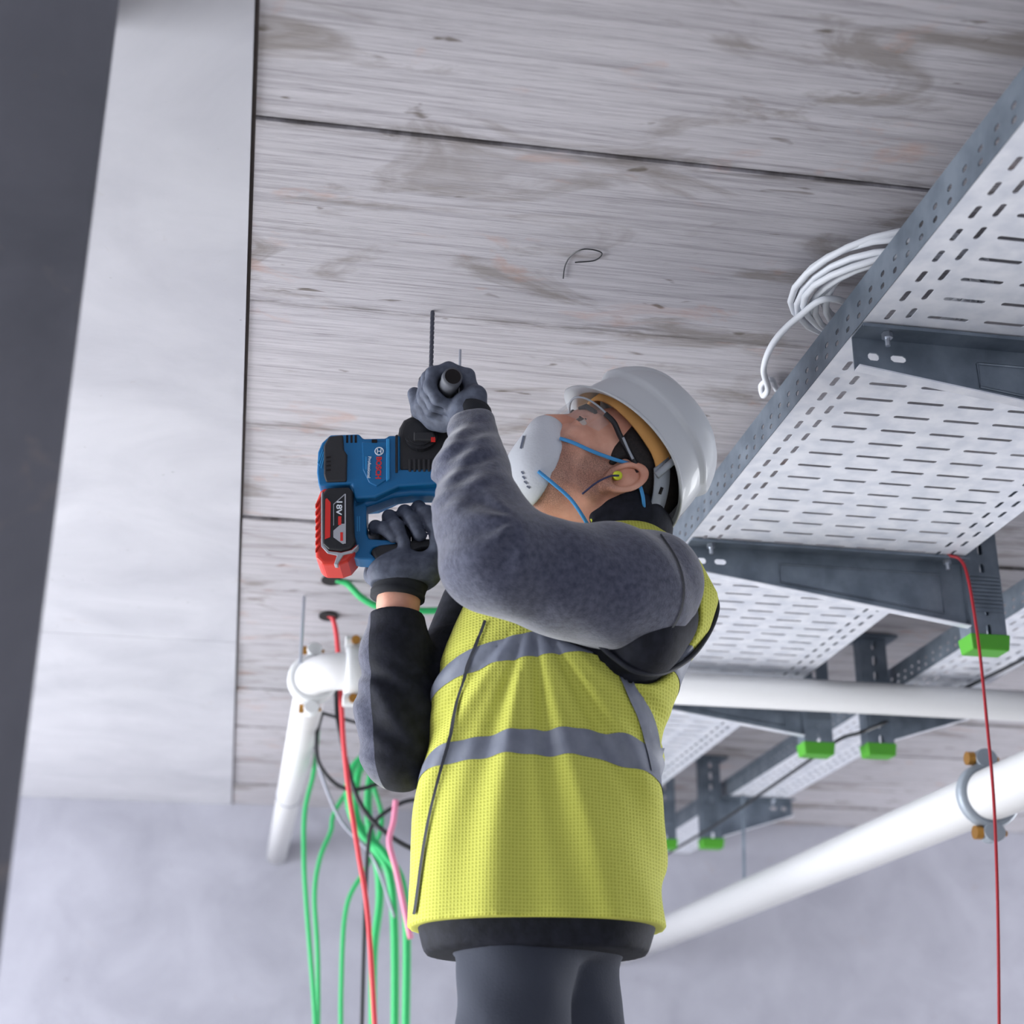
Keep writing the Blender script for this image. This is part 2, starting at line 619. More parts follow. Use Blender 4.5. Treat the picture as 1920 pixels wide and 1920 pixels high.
# ------------------------------------------------------------------ tray supports
def support(label, yb, px0, px1, arm_to, zcap, group='tray supports hung from the ceiling'):
    """post hanging from the ceiling with a tapered arm to the left (arm_to < px0) or right"""
    pc = (px0 + px1) / 2
    t = thing('tray_support', label, 'tray support', (pc, yb + 0.02, zcap), group)
    hw = (px1 - px0) / 2
    # C channel: front web with slots towards the camera and two flanges
    v, f, holes = [], [], {}
    zs = list(np.linspace(zcap + 0.02, ZC - 0.008, 8))
    xs = [px0, pc - 0.012, pc + 0.012, px1]
    for j in range(0, 7):
        holes[(1, j)] = (pc, (zs[j] + zs[j + 1]) / 2, 0.011, 0.026)
    hole_cells(v, f, xs, zs, holes, lambda a, b: (a, yb, b))
    n = len(v)
    for x in (px0, px1):
        n = len(v)
        v += [(x, yb, zs[0]), (x, yb + 0.05, zs[0]), (x, yb + 0.05, zs[-1]), (x, yb, zs[-1])]
        f.append((n, n + 1, n + 2, n + 3))
        sg = 1 if x == px0 else -1
        n = len(v)
        v += [(x, yb + 0.05, zs[0]), (x + sg * 0.015, yb + 0.05, zs[0]), (x + sg * 0.015, yb + 0.05, zs[-1]), (x, yb + 0.05, zs[-1])]
        f.append((n, n + 1, n + 2, n + 3))
    o = obj('post', v, f, M_GALVD, t)
    solid(o, 0.0025, 0)
    MB().box(px0 - 0.03, px1 + 0.03, yb - 0.02, yb + 0.07, ZC - 0.010, ZC - 0.002).build('head_plate', M_GALVD, t, bevel=0.001)
    # green end cap, slightly flared
    mb = MB()
    e = 0.006
    a = [(px0 - e, yb - e, zcap + 0.034), (px1 + e, yb - e, zcap + 0.034), (px1 + e, yb + 0.05 + e, zcap + 0.034), (px0 - e, yb + 0.05 + e, zcap + 0.034)]
    b = [(px0 - e * 0.4, yb - e * 0.4, zcap), (px1 + e * 0.4, yb - e * 0.4, zcap), (px1 + e * 0.4, yb + 0.05 + e * 0.4, zcap), (px0 - e * 0.4, yb + 0.05 + e * 0.4, zcap)]
    mb.add(b + a, [(3, 2, 1, 0), (4, 5, 6, 7), (0, 1, 5, 4), (1, 2, 6, 5), (2, 3, 7, 6), (3, 0, 4, 7)])
    cp = mb.build('end_cap', M_GREENCAP, t, bevel=0.003)
    cp['label'] = 'green plastic end cap'
    # ribbed clamp plate on the post where the arm bolts on
    mb = MB()
    for q in range(9):
        z = ZT - 0.035 - q * 0.0085
        mb.box(px0 + 0.006, px1 - 0.002, yb - 0.008, yb - 0.001, z, z + 0.0042)
    mb.box(px0 + 0.004, px1, yb - 0.003, yb - 0.0005, ZT - 0.112, ZT - 0.024)
    mb.build('ribbed_plate', M_GALVD, t)
    # arm: tapered web, top flange towards the camera, folded lower lip
    left = arm_to < px0
    xr = px0 - 0.002 if left else px1 + 0.002
    xl = arm_to
    zt = ZT - 0.003
    zl, zr = ZT - 0.060, ZT - 0.146
    v, f, holes = [], [], {}
    nseg = 12
    xs = list(np.linspace(xl, xr, nseg + 1))
    web = yb + 0.012
    loop = [(xl, web, zt), (xr, web, zt), (xr, web, zr), (xl, web, zl)]

    def sl(x):
        return zl + (zr - zl) * (x - xl) / (xr - xl)
    sgn = 1 if left else -1
    # web in three rows so that two slots near the tip can be cut through
    xa = [xl, xl + sgn * 0.012, xl + sgn * 0.052, xl + sgn * 0.092, xr]
    for i in range(4):
        x0_, x1_ = xa[i], xa[i + 1]
        if i in (1, 2):
            cz = ZT - 0.034
            cx = (x0_ + x1_) / 2
            hw_, hh = (0.009, 0.0065) if i == 1 else (0.0125, 0.006)
            n = len(v)
            v += [(x0_, web, sl(x0_)), (x1_, web, sl(x1_)), (x1_, web, zt), (x0_, web, zt)]
            ring = [(-1, -.4), (-.6, -1), (.6, -1), (1, -.4), (1, .4), (.6, 1), (-.6, 1), (-1, .4)]
            if sgn < 0:
                ring = [(-a_, b_) for a_, b_ in ring]
            v += [(cx + a_ * hw_, web, cz + b_ * hh) for a_, b_ in ring]
            f += [(n, n + 1, n + 6, n + 5), (n + 1, n + 2, n + 8, n + 7), (n + 2, n + 3, n + 10, n + 9), (n + 3, n, n + 4, n + 11),
                  (n, n + 5, n + 4), (n + 1, n + 7, n + 6), (n + 2, n + 9, n + 8), (n + 3, n + 11, n + 10)]
        else:
            n = len(v)
            v += [(x0_, web, sl(x0_)), (x1_, web, sl(x1_)), (x1_, web, zt), (x0_, web, zt)]
            f.append((n, n + 1, n + 2, n + 3))
    n = len(v)
    v += [(xl, web, zt), (xr, web, zt), (xr, web - 0.045, zt), (xl, web - 0.045, zt)]
    f.append((n, n + 1, n + 2, n + 3))
    n = len(v)
    v += [(xl, web - 0.045, zt), (xr, web - 0.045, zt), (xr, web - 0.045, zt - 0.005), (xl, web - 0.045, zt - 0.005)]
    f.append((n, n + 1, n + 2, n + 3))
    arm = obj('arm', v, f, M_GALVD, t)
    solid(arm, 0.0025, 0)
    lip = obj('lower_lip', [(xl, web, zl), (xr, web, zr), (xr, web - 0.020, zr), (xl, web - 0.020, zl)], [(0, 1, 2, 3)], M_GALV, arm)  # paler metal than the arm paints in the light from below
    solid(lip, 0.0025, 0)
    # pressed stiffening bead on the web
    x_a, x_b = xl + sgn * 0.20, xr - sgn * 0.05
    bead = [(x_a, web - 0.002, ZT - 0.030), (x_b, web - 0.002, ZT - 0.030), (x_b, web - 0.002, sl(x_b) + 0.022), (x_a, web - 0.002, sl(x_a) + 0.018)]
    if abs(xr - xl) > 0.4:
        MB().tube(bead + [bead[0]], 0.0022, 6).build('stiffening_bead', M_GALVD, arm)
    # bolts under the flange
    for q in ((0.075, 0.93) if abs(xr - xl) > 0.4 else (0.3,)):
        x = xl + (xr - xl) * q
        mb = MB()
        mb.tube([(x, web - 0.025, zt - 0.002), (x, web - 0.025, zt - 0.011)], 0.0085, 6)
        mb.tube([(x, web - 0.025, zt - 0.011), (x, web - 0.025, zt - 0.024)], 0.004, 8)
        mb.build('bolt', M_ZINC, t)
    return t


ZCAP = CAM[2] + 0.915
YA, YB, YC, YD = 1.915, 2.835, 3.83, 5.38
AX0, AX1 = 1.474, 1.552
support('steel bracket arm at the top right edge, nearest the camera', YA, AX0, AX1, TX0, ZCAP)
support('steel post and arm beside the red hanging cable, with green end cap', YB, AX0, AX1, TX0 + 0.005, ZCAP)
support('green-capped steel post just behind the white pipe, left of a matching pair', YC, AX0, AX1, TX0 + 0.005, ZCAP)
support('green-capped steel post just behind the white pipe, right of a matching pair', YC, 1.655, 1.728, UX1 + 0.03, ZCAP + 0.005)
support('farthest green-capped post, half hidden by the yellow vest', YD, AX0, AX1, TX0 + 0.005, ZCAP)
support('farthest green-capped post carrying the short arm of the narrow tray', YD, 1.655, 1.728, UX1 + 0.03, ZCAP + 0.008)

# ------------------------------------------------------------------ pipes
ZP = CAM[2] + 1.047
YP = 3.72
RP = 0.042
XE = 0.150                                   # where the pipe turns away


def ring_coupling(parent, c, axis, rad, width, m, name='coupling', bolt_dirs=None, brass=True, fat=1.5, pad=1.8):
    """two half shells with bolt pads around a pipe; axis 0 = X, 1 = Y"""
    c = np.array(c, float)
    ax = np.eye(3)[axis]
    e1 = np.eye(3)[1 - axis]
    e2 = np.array([0, 0, 1.0])
    prof = [(rad * 1.0, -width / 2), (rad * fat * .93, -width / 2), (rad * fat, -width / 4), (rad * fat, width / 4), (rad * fat * .93, width / 2), (rad * 1.0, width / 2)]
    n, sg = len(prof), 32
    v = []
    for k_ in range(sg):
        a = 2 * math.pi * k_ / sg
        for (r_, z_) in prof:
            v.append(c + ax * z_ + r_ * (math.cos(a) * e1 + math.sin(a) * e2))
    f = [(k_ * n + q, ((k_ + 1) % sg) * n + q, ((k_ + 1) % sg) * n + (q + 1) % n, k_ * n + (q + 1) % n) for k_ in range(sg) for q in range(n)]
    cp = obj(name, v, f, m, parent, True)
    for d in (bolt_dirs or (1, -1)):
        cc = c + e2 * d * rad * pad
        mb = MB()
        loop = []
        for k_ in range(16):
            a = 2 * math.pi * k_ / 16
            loop.append(cc + e1 * (rad * 0.46 * math.cos(a)) + e2 * (rad * 0.38 * math.sin(a)) - ax * width * 0.55)
        mb.prism(loop, ax * width * 1.1)
        mb.build('bolt_pad', m, cp, bevel=0.002)
        for e in (-1, 1):
            b0 = cc + e1 * e * 0.0
        mb = MB()
        mb.tube([cc - e1 * rad * 0.72, cc - e1 * rad * 0.44], rad * 0.27, 12)
        mb.tube([cc - e1 * rad * 0.44, cc + e1 * rad * 0.60], rad * 0.12, 8)
        mb.build('bolt', M_BRASS if brass else M_ZINC, cp)
    return cp


pipe = thing('sprinkler_pipe', 'white pipe running behind the worker and turning away at an elbow on the left', 'pipe', (1.1, YP, ZP))
xp = np.linspace(XE + 0.10, 6.9, 12)
MB().tube([(x, YP, ZP) for x in (XE + 0.09, 2.6, 6.95)], RP, 40).build('cross_run', M_PIPE, pipe, True)
el = [(XE + 0.09 - 0.09 * math.sin(a) , YP + 0.09 - 0.09 * math.cos(a), ZP) for a in np.linspace(0, math.pi / 2, 12)]
MB().tube([(XE + 0.105, YP, ZP)] + el + [(XE, YP + 0.105, ZP)], RP * 1.13, 32).build('elbow', M_PIPE, pipe, True)
MB().tube([(XE, YP + 0.09, ZP), (XE, 5.0, ZP), (XE, YW - 0.005, ZP)], RP, 40).build('long_run', M_PIPE, pipe, True)
ring_coupling(pipe, (XE + 0.098, YP, ZP), 0, RP, 0.045, M_COUPL)
ring_coupling(pipe, (XE, YP + 0.098, ZP), 1, RP * 1.02, 0.045, M_COUPL)
xr_ = float(PZ(567, 1123, ZC)[0])
MB().tube([(XE - 0.035, YP + 0.06, ZP + 0.03), (XE - 0.035, YP + 0.06, ZC - 0.003)], 0.0045, 8).build('hanger_rod', M_ZINC, pipe)
yband = float(PZ(535, 1490, ZP)[1])
mb = MB().tube([(XE + RP * 1.03 * math.cos(a), yband, ZP + RP * 1.03 * math.sin(a)) for a in np.linspace(0, 2 * math.pi, 25)[:-1]], 0.0028, 6, closed=True)
mb.build('wire_band', M_GREYC, pipe)

# large pipe at lower right, running away from the camera
c0 = PY(1852, 1492, 3.15)
XB, ZB = float(c0[0]), float(c0[2])
RB = 0.057
big = thing('drain_pipe', 'thick white pipe with a grey clamp at the lower right corner', 'pipe', (XB, 3.15, ZB))
MB().tube([(XB, 1.6, ZB), (XB, 3.5, ZB), (XB, YW - 0.005, ZB)], RB, 48).build('pipe_run', M_PIPE, big, True)
M_CLAMP = mat('grey_cast_clamp', (150, 158, 168), 0.5, 0.3, bump=(90, 0.08, 0.001))
cl = ring_coupling(big, (XB, 3.15, ZB), 1, RB, 0.03, M_CLAMP, 'clamp', fat=1.28, pad=1.45)


# ------------------------------------------------------------------ cables
def cable(name, label, pts, r, m, cat='cable', group=None, n=10, seg=8, drop=None):
    sp = spline(pts, n)
    if drop is not None:
        sp = np.vstack([sp, sp[-1] * [1, 1, 0] + [0, 0, drop]])
    o = MB().tube(sp, r, seg).build(name, m, None, True)
    return tag(o, label, cat, group)


# coil of white cable lying over the tray edge
cc = PZ(1672, 556, CAM[2] + 1.205)
coil = []
for q in range(0, 24 * 8 + 8):
    a = 2 * math.pi * q / 24 - 0.6
    lap = q / 24
    rr = 0.128 + 0.024 * math.cos(lap * 1.1) + 0.004 * math.sin(3 * a + lap)
    zz = CAM[2] + 1.208 + 0.012 * math.sin(lap * 2.4) + 0.005 * math.sin(a * 2 + lap * 2)
    coil.append((cc[0] + rr * 1.0 * math.cos(a), cc[1] + rr * 1.05 * math.sin(a), zz))
tail = [PZ(1560, 560, CAM[2] + 1.19), PZ(1500, 592, CAM[2] + 1.19), PZ(1452, 640, CAM[2] + 1.20), PZ(1432, 690, CAM[2] + 1.215), PZ(1440, 728, CAM[2] + 1.225), PZ(1431, 742, CAM[2] + 1.235), PZ(1428, 722, CAM[2] + 1.245), PZ(1446, 712, CAM[2] + 1.25), PZ(1456, 730, CAM[2] + 1.255)]
co = MB()
co.tube(coil, 0.0055, 8)
co.tube(spline([coil[-1]] + [tuple(p) for p in tail], 10), 0.0055, 8)
o = co.build('cable_coil', M_WHITECABLE, None, True)
tag(o, 'coil of white cable looped over the left edge of the wide cable tray', 'cable')

yr = YB - 0.05
pr0 = PY(1803, 1052, yr)
pr = [pr0 + np.array([-0.02, 0.02, 0.02]), pr0, PY(1818, 1098, yr - 0.02), PY(1836, 1215, yr - 0.03), PY(1851, 1360, yr - 0.03), PY(1862, 1480, yr - 0.03), PY(1868, 1600, yr - 0.03), PY(1872, 1760, yr - 0.03), PY(1874, 1990, yr - 0.03)]
cable('hanging_cable', 'dark red cable hanging down at the right from the bracket', pr, 0.0034, M_REDCABLE, drop=.02)
zb = CAM[2] + 1.0
cable('black_cable', 'thin black cable sagging along the narrow cable tray at far right',
      [PZ(2100, 1140, zb + .06), PZ(1920, 1235, zb + .085), PZ(1840, 1275, zb + .095), PZ(1770, 1308, zb + .095), PZ(1695, 1340, zb + .055), PZ(1620, 1371, zb - .04), PZ(1575, 1386, zb - .035), PZ(1520, 1424, zb - 0.03), PZ(1430, 1486, zb - .02), PZ(1370, 1528, zb - .05), PZ(1300, 1572, zb - 0.055), PZ(1200, 1630, zb - .04)], 0.005, M_BLACKC)
# cables out of drilled holes in the ceiling
h1 = PZ(622, 1086, ZC)
h2 = PZ(616, 1154, ZC)
holes = []
for hh in (h1, h2):
    loop = [(hh[0] + 0.026 * math.cos(a), hh[1] + 0.038 * math.sin(a), ZC - 0.0045) for a in np.linspace(0, 2 * math.pi, 24)[:-1]]
    o = MB().prism(loop, (0, 0, 0.02)).build('drill_hole', M_HOLE, ceil)
    o['label'] = 'dark hole drilled for a cable'
cable('green_cable', 'green cable leaving the upper ceiling hole and passing behind the arm', [h1 + [0.012, 0, 0], PY(652, 1095, h1[1]), PY(680, 1122, h1[1]), PY(720, 1140, h1[1]), PY(790, 1145, h1[1]), PY(850, 1149, h1[1]), PY(900, 1190, h1[1]), PY(930, 1300, h1[1])], 0.009, M_GREEN)
cable('red_wire', 'red wire hanging from the lower ceiling hole beside the pipe elbow', [h2, PY(624, 1160, h2[1]), PY(632, 1200, h2[1]), PY(640, 1320, h2[1]), PY(645, 1400, h2[1]), PY(655, 1490, h2[1]), PY(672, 1600, h2[1]), PY(690, 1720, h2[1]), PY(705, 1960, h2[1])], 0.0065, M_REDWIRE, drop=.03)
yk = h2[1] + 0.25
GB = 'cables hanging behind the worker\'s elbow'
cable('black_cable', 'black cable falling from the pipe elbow past the red wire', [PY(600, 1290, yk + 0.040), PY(627, 1290, yk + 0.040), PY(634, 1350, yk + 0.040), PY(650, 1430, yk + 0.040), PY(672, 1500, yk + 0.040), PY(710, 1550, yk + 0.040), PY(770, 1590, yk + 0.040), PY(850, 1610, yk + 0.040)], 0.007, M_BLACKC, group=GB)
cable('black_cable', 'black cable curving out from under the white elbow', [PY(604, 1335, yk + 0.080), PY(594, 1380, yk + 0.080), PY(598, 1430, yk + 0.080), PY(630, 1470, yk + 0.080), PY(670, 1480, yk + 0.080), PY(730, 1462, yk + 0.080), PY(800, 1440, yk + 0.080)], 0.006, M_BLACKC, group=GB)
cable('black_cable', 'black cable low down crossing the green bundle', [PY(676, 2010, yk + 0.120), PY(684, 1720, yk + 0.120), PY(690, 1590, yk + 0.120), PY(700, 1545, yk + 0.120), PY(735, 1515, yk + 0.120), PY(775, 1500, yk + 0.120), PY(830, 1505, yk + 0.120)], 0.006, M_BLACKC, group=GB)
cable('grey_cable', 'grey cable slanting down behind the white pipe', [PY(590, 1400, yk + 0.360), PY(605, 1460, yk + 0.360), PY(640, 1540, yk + 0.360), PY(700, 1610, yk + 0.360), PY(740, 1720, yk + 0.360)], 0.005, M_GREYC, group=GB)
cable('black_cable', 'thin dark cable running level beside the elbow bolts', [PY(604, 1337, yk + 0.200), PY(640, 1347, yk + 0.200), PY(680, 1357, yk + 0.200), PY(760, 1370, yk + 0.200)], 0.005, M_BLACKC, group=GB)
yg = yk + 0.35
gs = [((720, 1380), (662, 1440), (655, 1510), (680, 1565), (720, 1600), (760, 1690)), ((735, 1380), (700, 1440), (690, 1510), (700, 1580), (730, 1640), (740, 1760)), ((700, 1390), (672, 1450), (668, 1530), (700, 1590), (712, 1680), (700, 1800)),
      ((690, 1400), (700, 1470), (716, 1540), (690, 1620), (650, 1700), (640, 1850)), ((594, 1390), (588, 1450), (572, 1520), (570, 1610), (575, 1700), (590, 1900)), ((640, 1500), (620, 1560), (600, 1610), (590, 1680), (596, 1800))]
gl = ['thick green cable, leftmost of the bunch below the elbow', 'green cable in the middle of the bunch below the elbow', 'green cable bowing left in the bunch below the elbow', 'green cable bending back left in the bunch', 'faint green cable hanging beside the white pipe', 'short green cable swinging left of the bunch']
for q, (ps, lb) in enumerate(zip(gs, gl)):
    top = PY(742 + 6 * q if q != 4 else 600, 1300, yg + 0.05 * q)
    top[2] = ZC - .004
    end = PY(ps[-1][0], 2010, yg + 0.05 * q)
    cable('green_cable', lb, [top] + [PY(x, y, yg + 0.05 * q) for x, y in ps] + [end], 0.012 if q < 3 else 0.007, M_GREEN, group=GB, drop=.03)
M_PINK = mat('pink_wire', (214, 130, 158), 0.5)
cable('pink_cable', 'pink wire looping between the green cables and the vest', [PY(742, 1500, yk), PY(738, 1540, yk), PY(730, 1580, yk), PY(745, 1640, yk), PY(770, 1760, yk)], 0.008, M_PINK, group=GB)
yc_ = h1[1] + 0.05
o = MB().tube([PY(862, 1122, yc_), PY(826, 1176, yc_)], 0.012, 10).build('cable_clip', M_WHITECABLE, None, True)
tag(o, 'short white plastic clip on the green cable behind the worker', 'clip')
cable('hanger_rod', 'thin steel rod hanging below the narrow tray at bottom', [PY(1393, 1490, 5.0), PY(1394, 1560, 5.0), PY(1396, 1700, 5.0)], 0.006, M_GALVD, 'rod')

# ------------------------------------------------------------------ signed distance modelling (upright frame a, z, c in metres)
def K(px, py, c, r):                         # pixel position, offset towards the camera, radius in pixels
    p = L(px, py, c)
    t = float((W(p) - CAM) @ fw)
    return p, r * t / F


def grid(lo, hi, h):
    ax = [np.arange(lo[k], hi[k] + h, h, dtype=np.float32) for k in range(3)]
    g = np.stack(np.meshgrid(*ax, indexing='ij'), -1)
    return g


def cone(P, a, b, ra, rb):
    a = np.asarray(a, np.float32)
    b = np.asarray(b, np.float32)
    ba = b - a
    h = np.clip(((P - a) @ ba) / max(float(ba @ ba), 1e-9), 0, 1)
    d = np.linalg.norm(P - a - h[..., None] * ba, axis=-1)
    return d - (ra + (rb - ra) * h)


def ell(P, c, r):
    q = (P - np.asarray(c, np.float32)) / np.asarray(r, np.float32)
    n = np.linalg.norm(q, axis=-1)
    n2 = np.linalg.norm(q / np.asarray(r, np.float32), axis=-1) + 1e-6
    return n * (n - 1) / n2


def smin(a, b, k):
    h = np.clip(0.5 + 0.5 * (b - a) / k, 0, 1)
    return b + (a - b) * h - k * h * (1 - h)


def smax(a, b, k):
    return -smin(-a, -b, k)


def chain(P, pts, k=0.02):
    d = None
    for (a, ra), (b, rb) in zip(pts[:-1], pts[1:]):
        e = cone(P, a, b, ra, rb)
        d = e if d is None else smin(d, e, k)
    return d


def nets(Fv, lo, h):                         # naive surface nets
    S = Fv < 0
    nx, ny, nz = Fv.shape
    cnt = np.zeros((nx - 1, ny - 1, nz - 1), np.float32)
    acc = np.zeros((nx - 1, ny - 1, nz - 1, 3), np.float32)
    corners = [(i, j, k) for i in (0, 1) for j in (0, 1) for k in (0, 1)]

    def sub(A, c):
        return A[c[0]:nx - 1 + c[0], c[1]:ny - 1 + c[1], c[2]:nz - 1 + c[2]]
    for p in corners:
        for ax in range(3):
            if p[ax]:
                continue
            q = list(p)
            q[ax] = 1
            fa, fb = sub(Fv, p), sub(Fv, q)
            m = (fa < 0) != (fb < 0)
            if not m.any():
                continue
            t = np.where(m, fa / np.where(m, fa - fb, 1), 0)
            for d in range(3):
                acc[..., d] += np.where(m, p[d] + (t if d == ax else 0), 0)
            cnt += m
    act = cnt > 0
    idx = np.full(act.shape, -1, np.int64)
    idx[act] = np.arange(int(act.sum()))
    ii = np.argwhere(act)
    V = (ii + acc[act] / cnt[act][:, None]) * h + np.asarray(lo)
    Fc = []
    for ax in range(3):
        b, c = (ax + 1) % 3, (ax + 2) % 3
        sa = [slice(None)] * 3
        sb = [slice(None)] * 3
        sa[ax] = slice(0, -1)
        sb[ax] = slice(1, None)
        A, B = S[tuple(sa)], S[tuple(sb)]
        for flip, m in ((False, A & ~B), (True, ~A & B)):
            e = np.argwhere(m)
            e = e[(e[:, b] > 0) & (e[:, c] > 0) & (e[:, b] < act.shape[b]) & (e[:, c] < act.shape[c])]
            if not len(e):
                continue
            q = []
            for (db, dc) in ((1, 1), (0, 1), (0, 0), (1, 0)):
                w_ = e.copy()
                w_[:, b] -= db
                w_[:, c] -= dc
                q.append(idx[w_[:, 0], w_[:, 1], w_[:, 2]])
            q = np.stack(q, 1)
            if flip:
                q = q[:, ::-1]
            Fc.append(q)
    return V, np.vstack(Fc)


def relax(V, Fc, it=2, lam=0.5):
    V = V.astype(float)
    e = np.vstack([Fc[:, [0, 1]], Fc[:, [1, 2]], Fc[:, [2, 3]], Fc[:, [3, 0]]])
    for _ in range(it):
        s_ = np.zeros_like(V)
        n = np.zeros(len(V))
        for a, b in ((0, 1), (1, 0)):
            for d in range(3):
                s_[:, d] += np.bincount(e[:, a], V[e[:, b], d], len(V))
            n += np.bincount(e[:, a], minlength=len(V))
        V = V + lam * (s_ / np.maximum(n, 1)[:, None] - V)
    return V


def sdf(fn, lo, hi, h, it=2, to_world=W):
    g = grid(lo, hi, h)
    Fv = fn(g).astype(np.float32)
    for ax in range(3):                      # close the surface at the border of the grid
        sl_ = [slice(None)] * 3
        for e in (0, -1):
            sl_[ax] = e
            Fv[tuple(sl_)] = np.maximum(Fv[tuple(sl_)], h * 0.3)
    V, Fc = nets(Fv, lo, h)
    V = relax(V, Fc, it)
    return to_world(V), Fc




# the upright frame (a, z, c) is right-handed, so faces keep their winding


def bounds(pts, pad):
    a = np.array([p for p, r in pts])
    r = np.array([r for p, r in pts])[:, None]
    return (a - r).min(0) - pad, (a + r).max(0) + pad




# ------------------------------------------------------------------ person: materials
M_SKIN = mat('skin', (224, 170, 148), 0.5, noise=((35, 35, 35), (208, 146, 124), 0.3, 0.7), bump=(300, 0.1, 0.001))
M_SKIN.node_tree.nodes['Principled BSDF'].inputs['Subsurface Weight'].default_value = 0.08
M_SKIN.node_tree.nodes['Principled BSDF'].inputs['Subsurface Radius'].default_value = (0.012, 0.005, 0.003)
M_HAIR = mat('dark_hair', (38, 30, 30), 0.7, noise=((220, 60, 220), (18, 14, 16), 0.3, 0.7), bump=(400, 0.4, 0.002))
M_FLEECE = mat('slate_fleece', (82, 85, 103), 0.95, noise=((120, 120, 120), (58, 61, 79), 0.32, 0.66), bump=(420, 0.5, 0.002), sheen=0.5, spec=0.1)
M_BLACKF = mat('black_softshell', (34, 36, 46), 0.75, noise=((60, 60, 60), (22, 24, 32), 0.35, 0.65), bump=(260, 0.25, 0.002), spec=0.25)
M_BAND = mat('grey_reflective_tape', (122, 127, 141), 0.55, noise=((40, 40, 40), (108, 113, 128), 0.35, 0.65), bump=(220, 0.15, 0.001))
M_GLOVE = mat('grey_coated_glove', (84, 90, 106), 0.7, noise=((90, 90, 90), (66, 71, 86), 0.35, 0.65), bump=(500, 0.2, 0.001))
M_GLOVEB = mat('black_glove_knit', (32, 34, 40), 0.85, bump=(350, 0.3, 0.001))
M_TROUS = mat('dark_work_trousers', (58, 62, 74), 0.9, bump=(300, 0.3, 0.002))
M_BOOT = mat('black_boot', (34, 32, 32), 0.5)
M_HELMET = mat('white_helmet_plastic', (196, 199, 204), 0.42, coat=0.15)
M_TAN = mat('tan_sweatband', (214, 158, 92), 0.8, bump=(200, 0.2, 0.001))
M_GREYPL = mat('grey_plastic', (160, 166, 176), 0.5)
M_MASK = mat('white_respirator_felt', (208, 211, 219), 0.9, bump=(260, 0.25, 0.002))
M_BLUESTRAP = mat('blue_elastic', (66, 146, 206), 0.7)
M_PLUG = mat('yellow_green_foam', (206, 214, 58), 0.7)
M_NAVY = mat('navy_cord', (48, 52, 88), 0.6)
M_BLACKPL = mat('black_plastic', (30, 31, 36), 0.45, bump=(300, 0.1, 0.0006))
M_LENS = bpy.data.materials.new('clear_lens')
M_LENS.use_nodes = True
_n = M_LENS.node_tree
_n.nodes.remove(_n.nodes['Principled BSDF'])
_tr = _n.nodes.new('ShaderNodeBsdfTransparent')
_tr.inputs[0].default_value = (0.95, 0.96, 0.97, 1)
_gs = _n.nodes.new('ShaderNodeBsdfGlossy')
_gs.inputs['Roughness'].default_value = 0.05
_mx = _n.nodes.new('ShaderNodeMixShader')
_mx.inputs[0].default_value = 0.16
_n.links.new(_tr.outputs[0], _mx.inputs[1])
_n.links.new(_gs.outputs[0], _mx.inputs[2])
_n.links.new(_mx.outputs[0], _n.nodes['Material Output'].inputs[0])
M_EYEW = mat('eye_white', (196, 184, 178), 0.3)
M_IRIS = mat('brown_iris', (52, 34, 26), 0.2)


def vest_material():
    m = bpy.data.materials.new('yellow_mesh_fabric')
    m.use_nodes = True
    nt = m.node_tree
    b = nt.nodes['Principled BSDF']
    b.inputs['Roughness'].default_value = 0.8
    b.inputs['Specular IOR Level'].default_value = 0.2
    geo = nt.nodes.new('ShaderNodeNewGeometry')
    wv = []
    for d in (tuple(r0), (0, 0, 1)):
        vm = nt.nodes.new('ShaderNodeVectorMath')
        vm.operation = 'DOT_PRODUCT'
        vm.inputs[1].default_value = d
        nt.links.new(geo.outputs['Position'], vm.inputs[0])
        m1 = nt.nodes.new('ShaderNodeMath')
        m1.operation = 'MULTIPLY'
        m1.inputs[1].default_value = 2 * math.pi / 0.0050
        nt.links.new(vm.outputs['Value'], m1.inputs[0])
        m2 = nt.nodes.new('ShaderNodeMath')
        m2.operation = 'SINE'
        nt.links.new(m1.outputs[0], m2.inputs[0])
        wv.append(m2.outputs[0])
    mx = nt.nodes.new('ShaderNodeMath')
    mx.operation = 'MAXIMUM'
    nt.links.new(wv[0], mx.inputs[0])
    nt.links.new(wv[1], mx.inputs[1])
    c = ramp(nt, mx.outputs[0], [(0.0, lin(184, 186, 78)), (0.4, lin(202, 204, 94)), (1.0, lin(207, 209, 100))])
    n = noise_node(nt, geo.outputs['Position'], 7.0, 3)
    c = mix(nt, 0.6, c, ramp(nt, n, [(0.3, (0.9, 0.9, 0.88)), (0.7, (1, 1, 1))]), 'MULTIPLY')
    nt.links.new(c, b.inputs['Base Color'])
    bp = nt.nodes.new('ShaderNodeBump')
    bp.inputs['Strength'].default_value = 0.35
    bp.inputs['Distance'].default_value = 0.0012
    nt.links.new(mx.outputs[0], bp.inputs['Height'])
    nt.links.new(bp.outputs[0], b.inputs['Normal'])
    return m


M_VEST = vest_material()
M_YBIND = mat('yellow_binding', (206, 212, 70), 0.8)

# ------------------------------------------------------------------ person: pose
ZDECK = 0.98
near_arm = [K(1224, 1090, .09, 87), K(1200, 1106, .10, 105), K(1140, 1100, .14, 110), K(1040, 1082, .19, 99), K(930, 1046, .235, 97), K(898, 965, .215, 76), K(886, 885, .18, 63), K(886, 800, .135, 46)]
far_arm = [K(900, 1140, -.12, 75), K(822, 1290, -.07, 66), K(748, 1412, -.03, 65), K(739, 1330, -.02, 66), K(741, 1230, -.01, 60), K(745, 1130, 0, 52)]
hip = L(1005, 1640, -0.03)

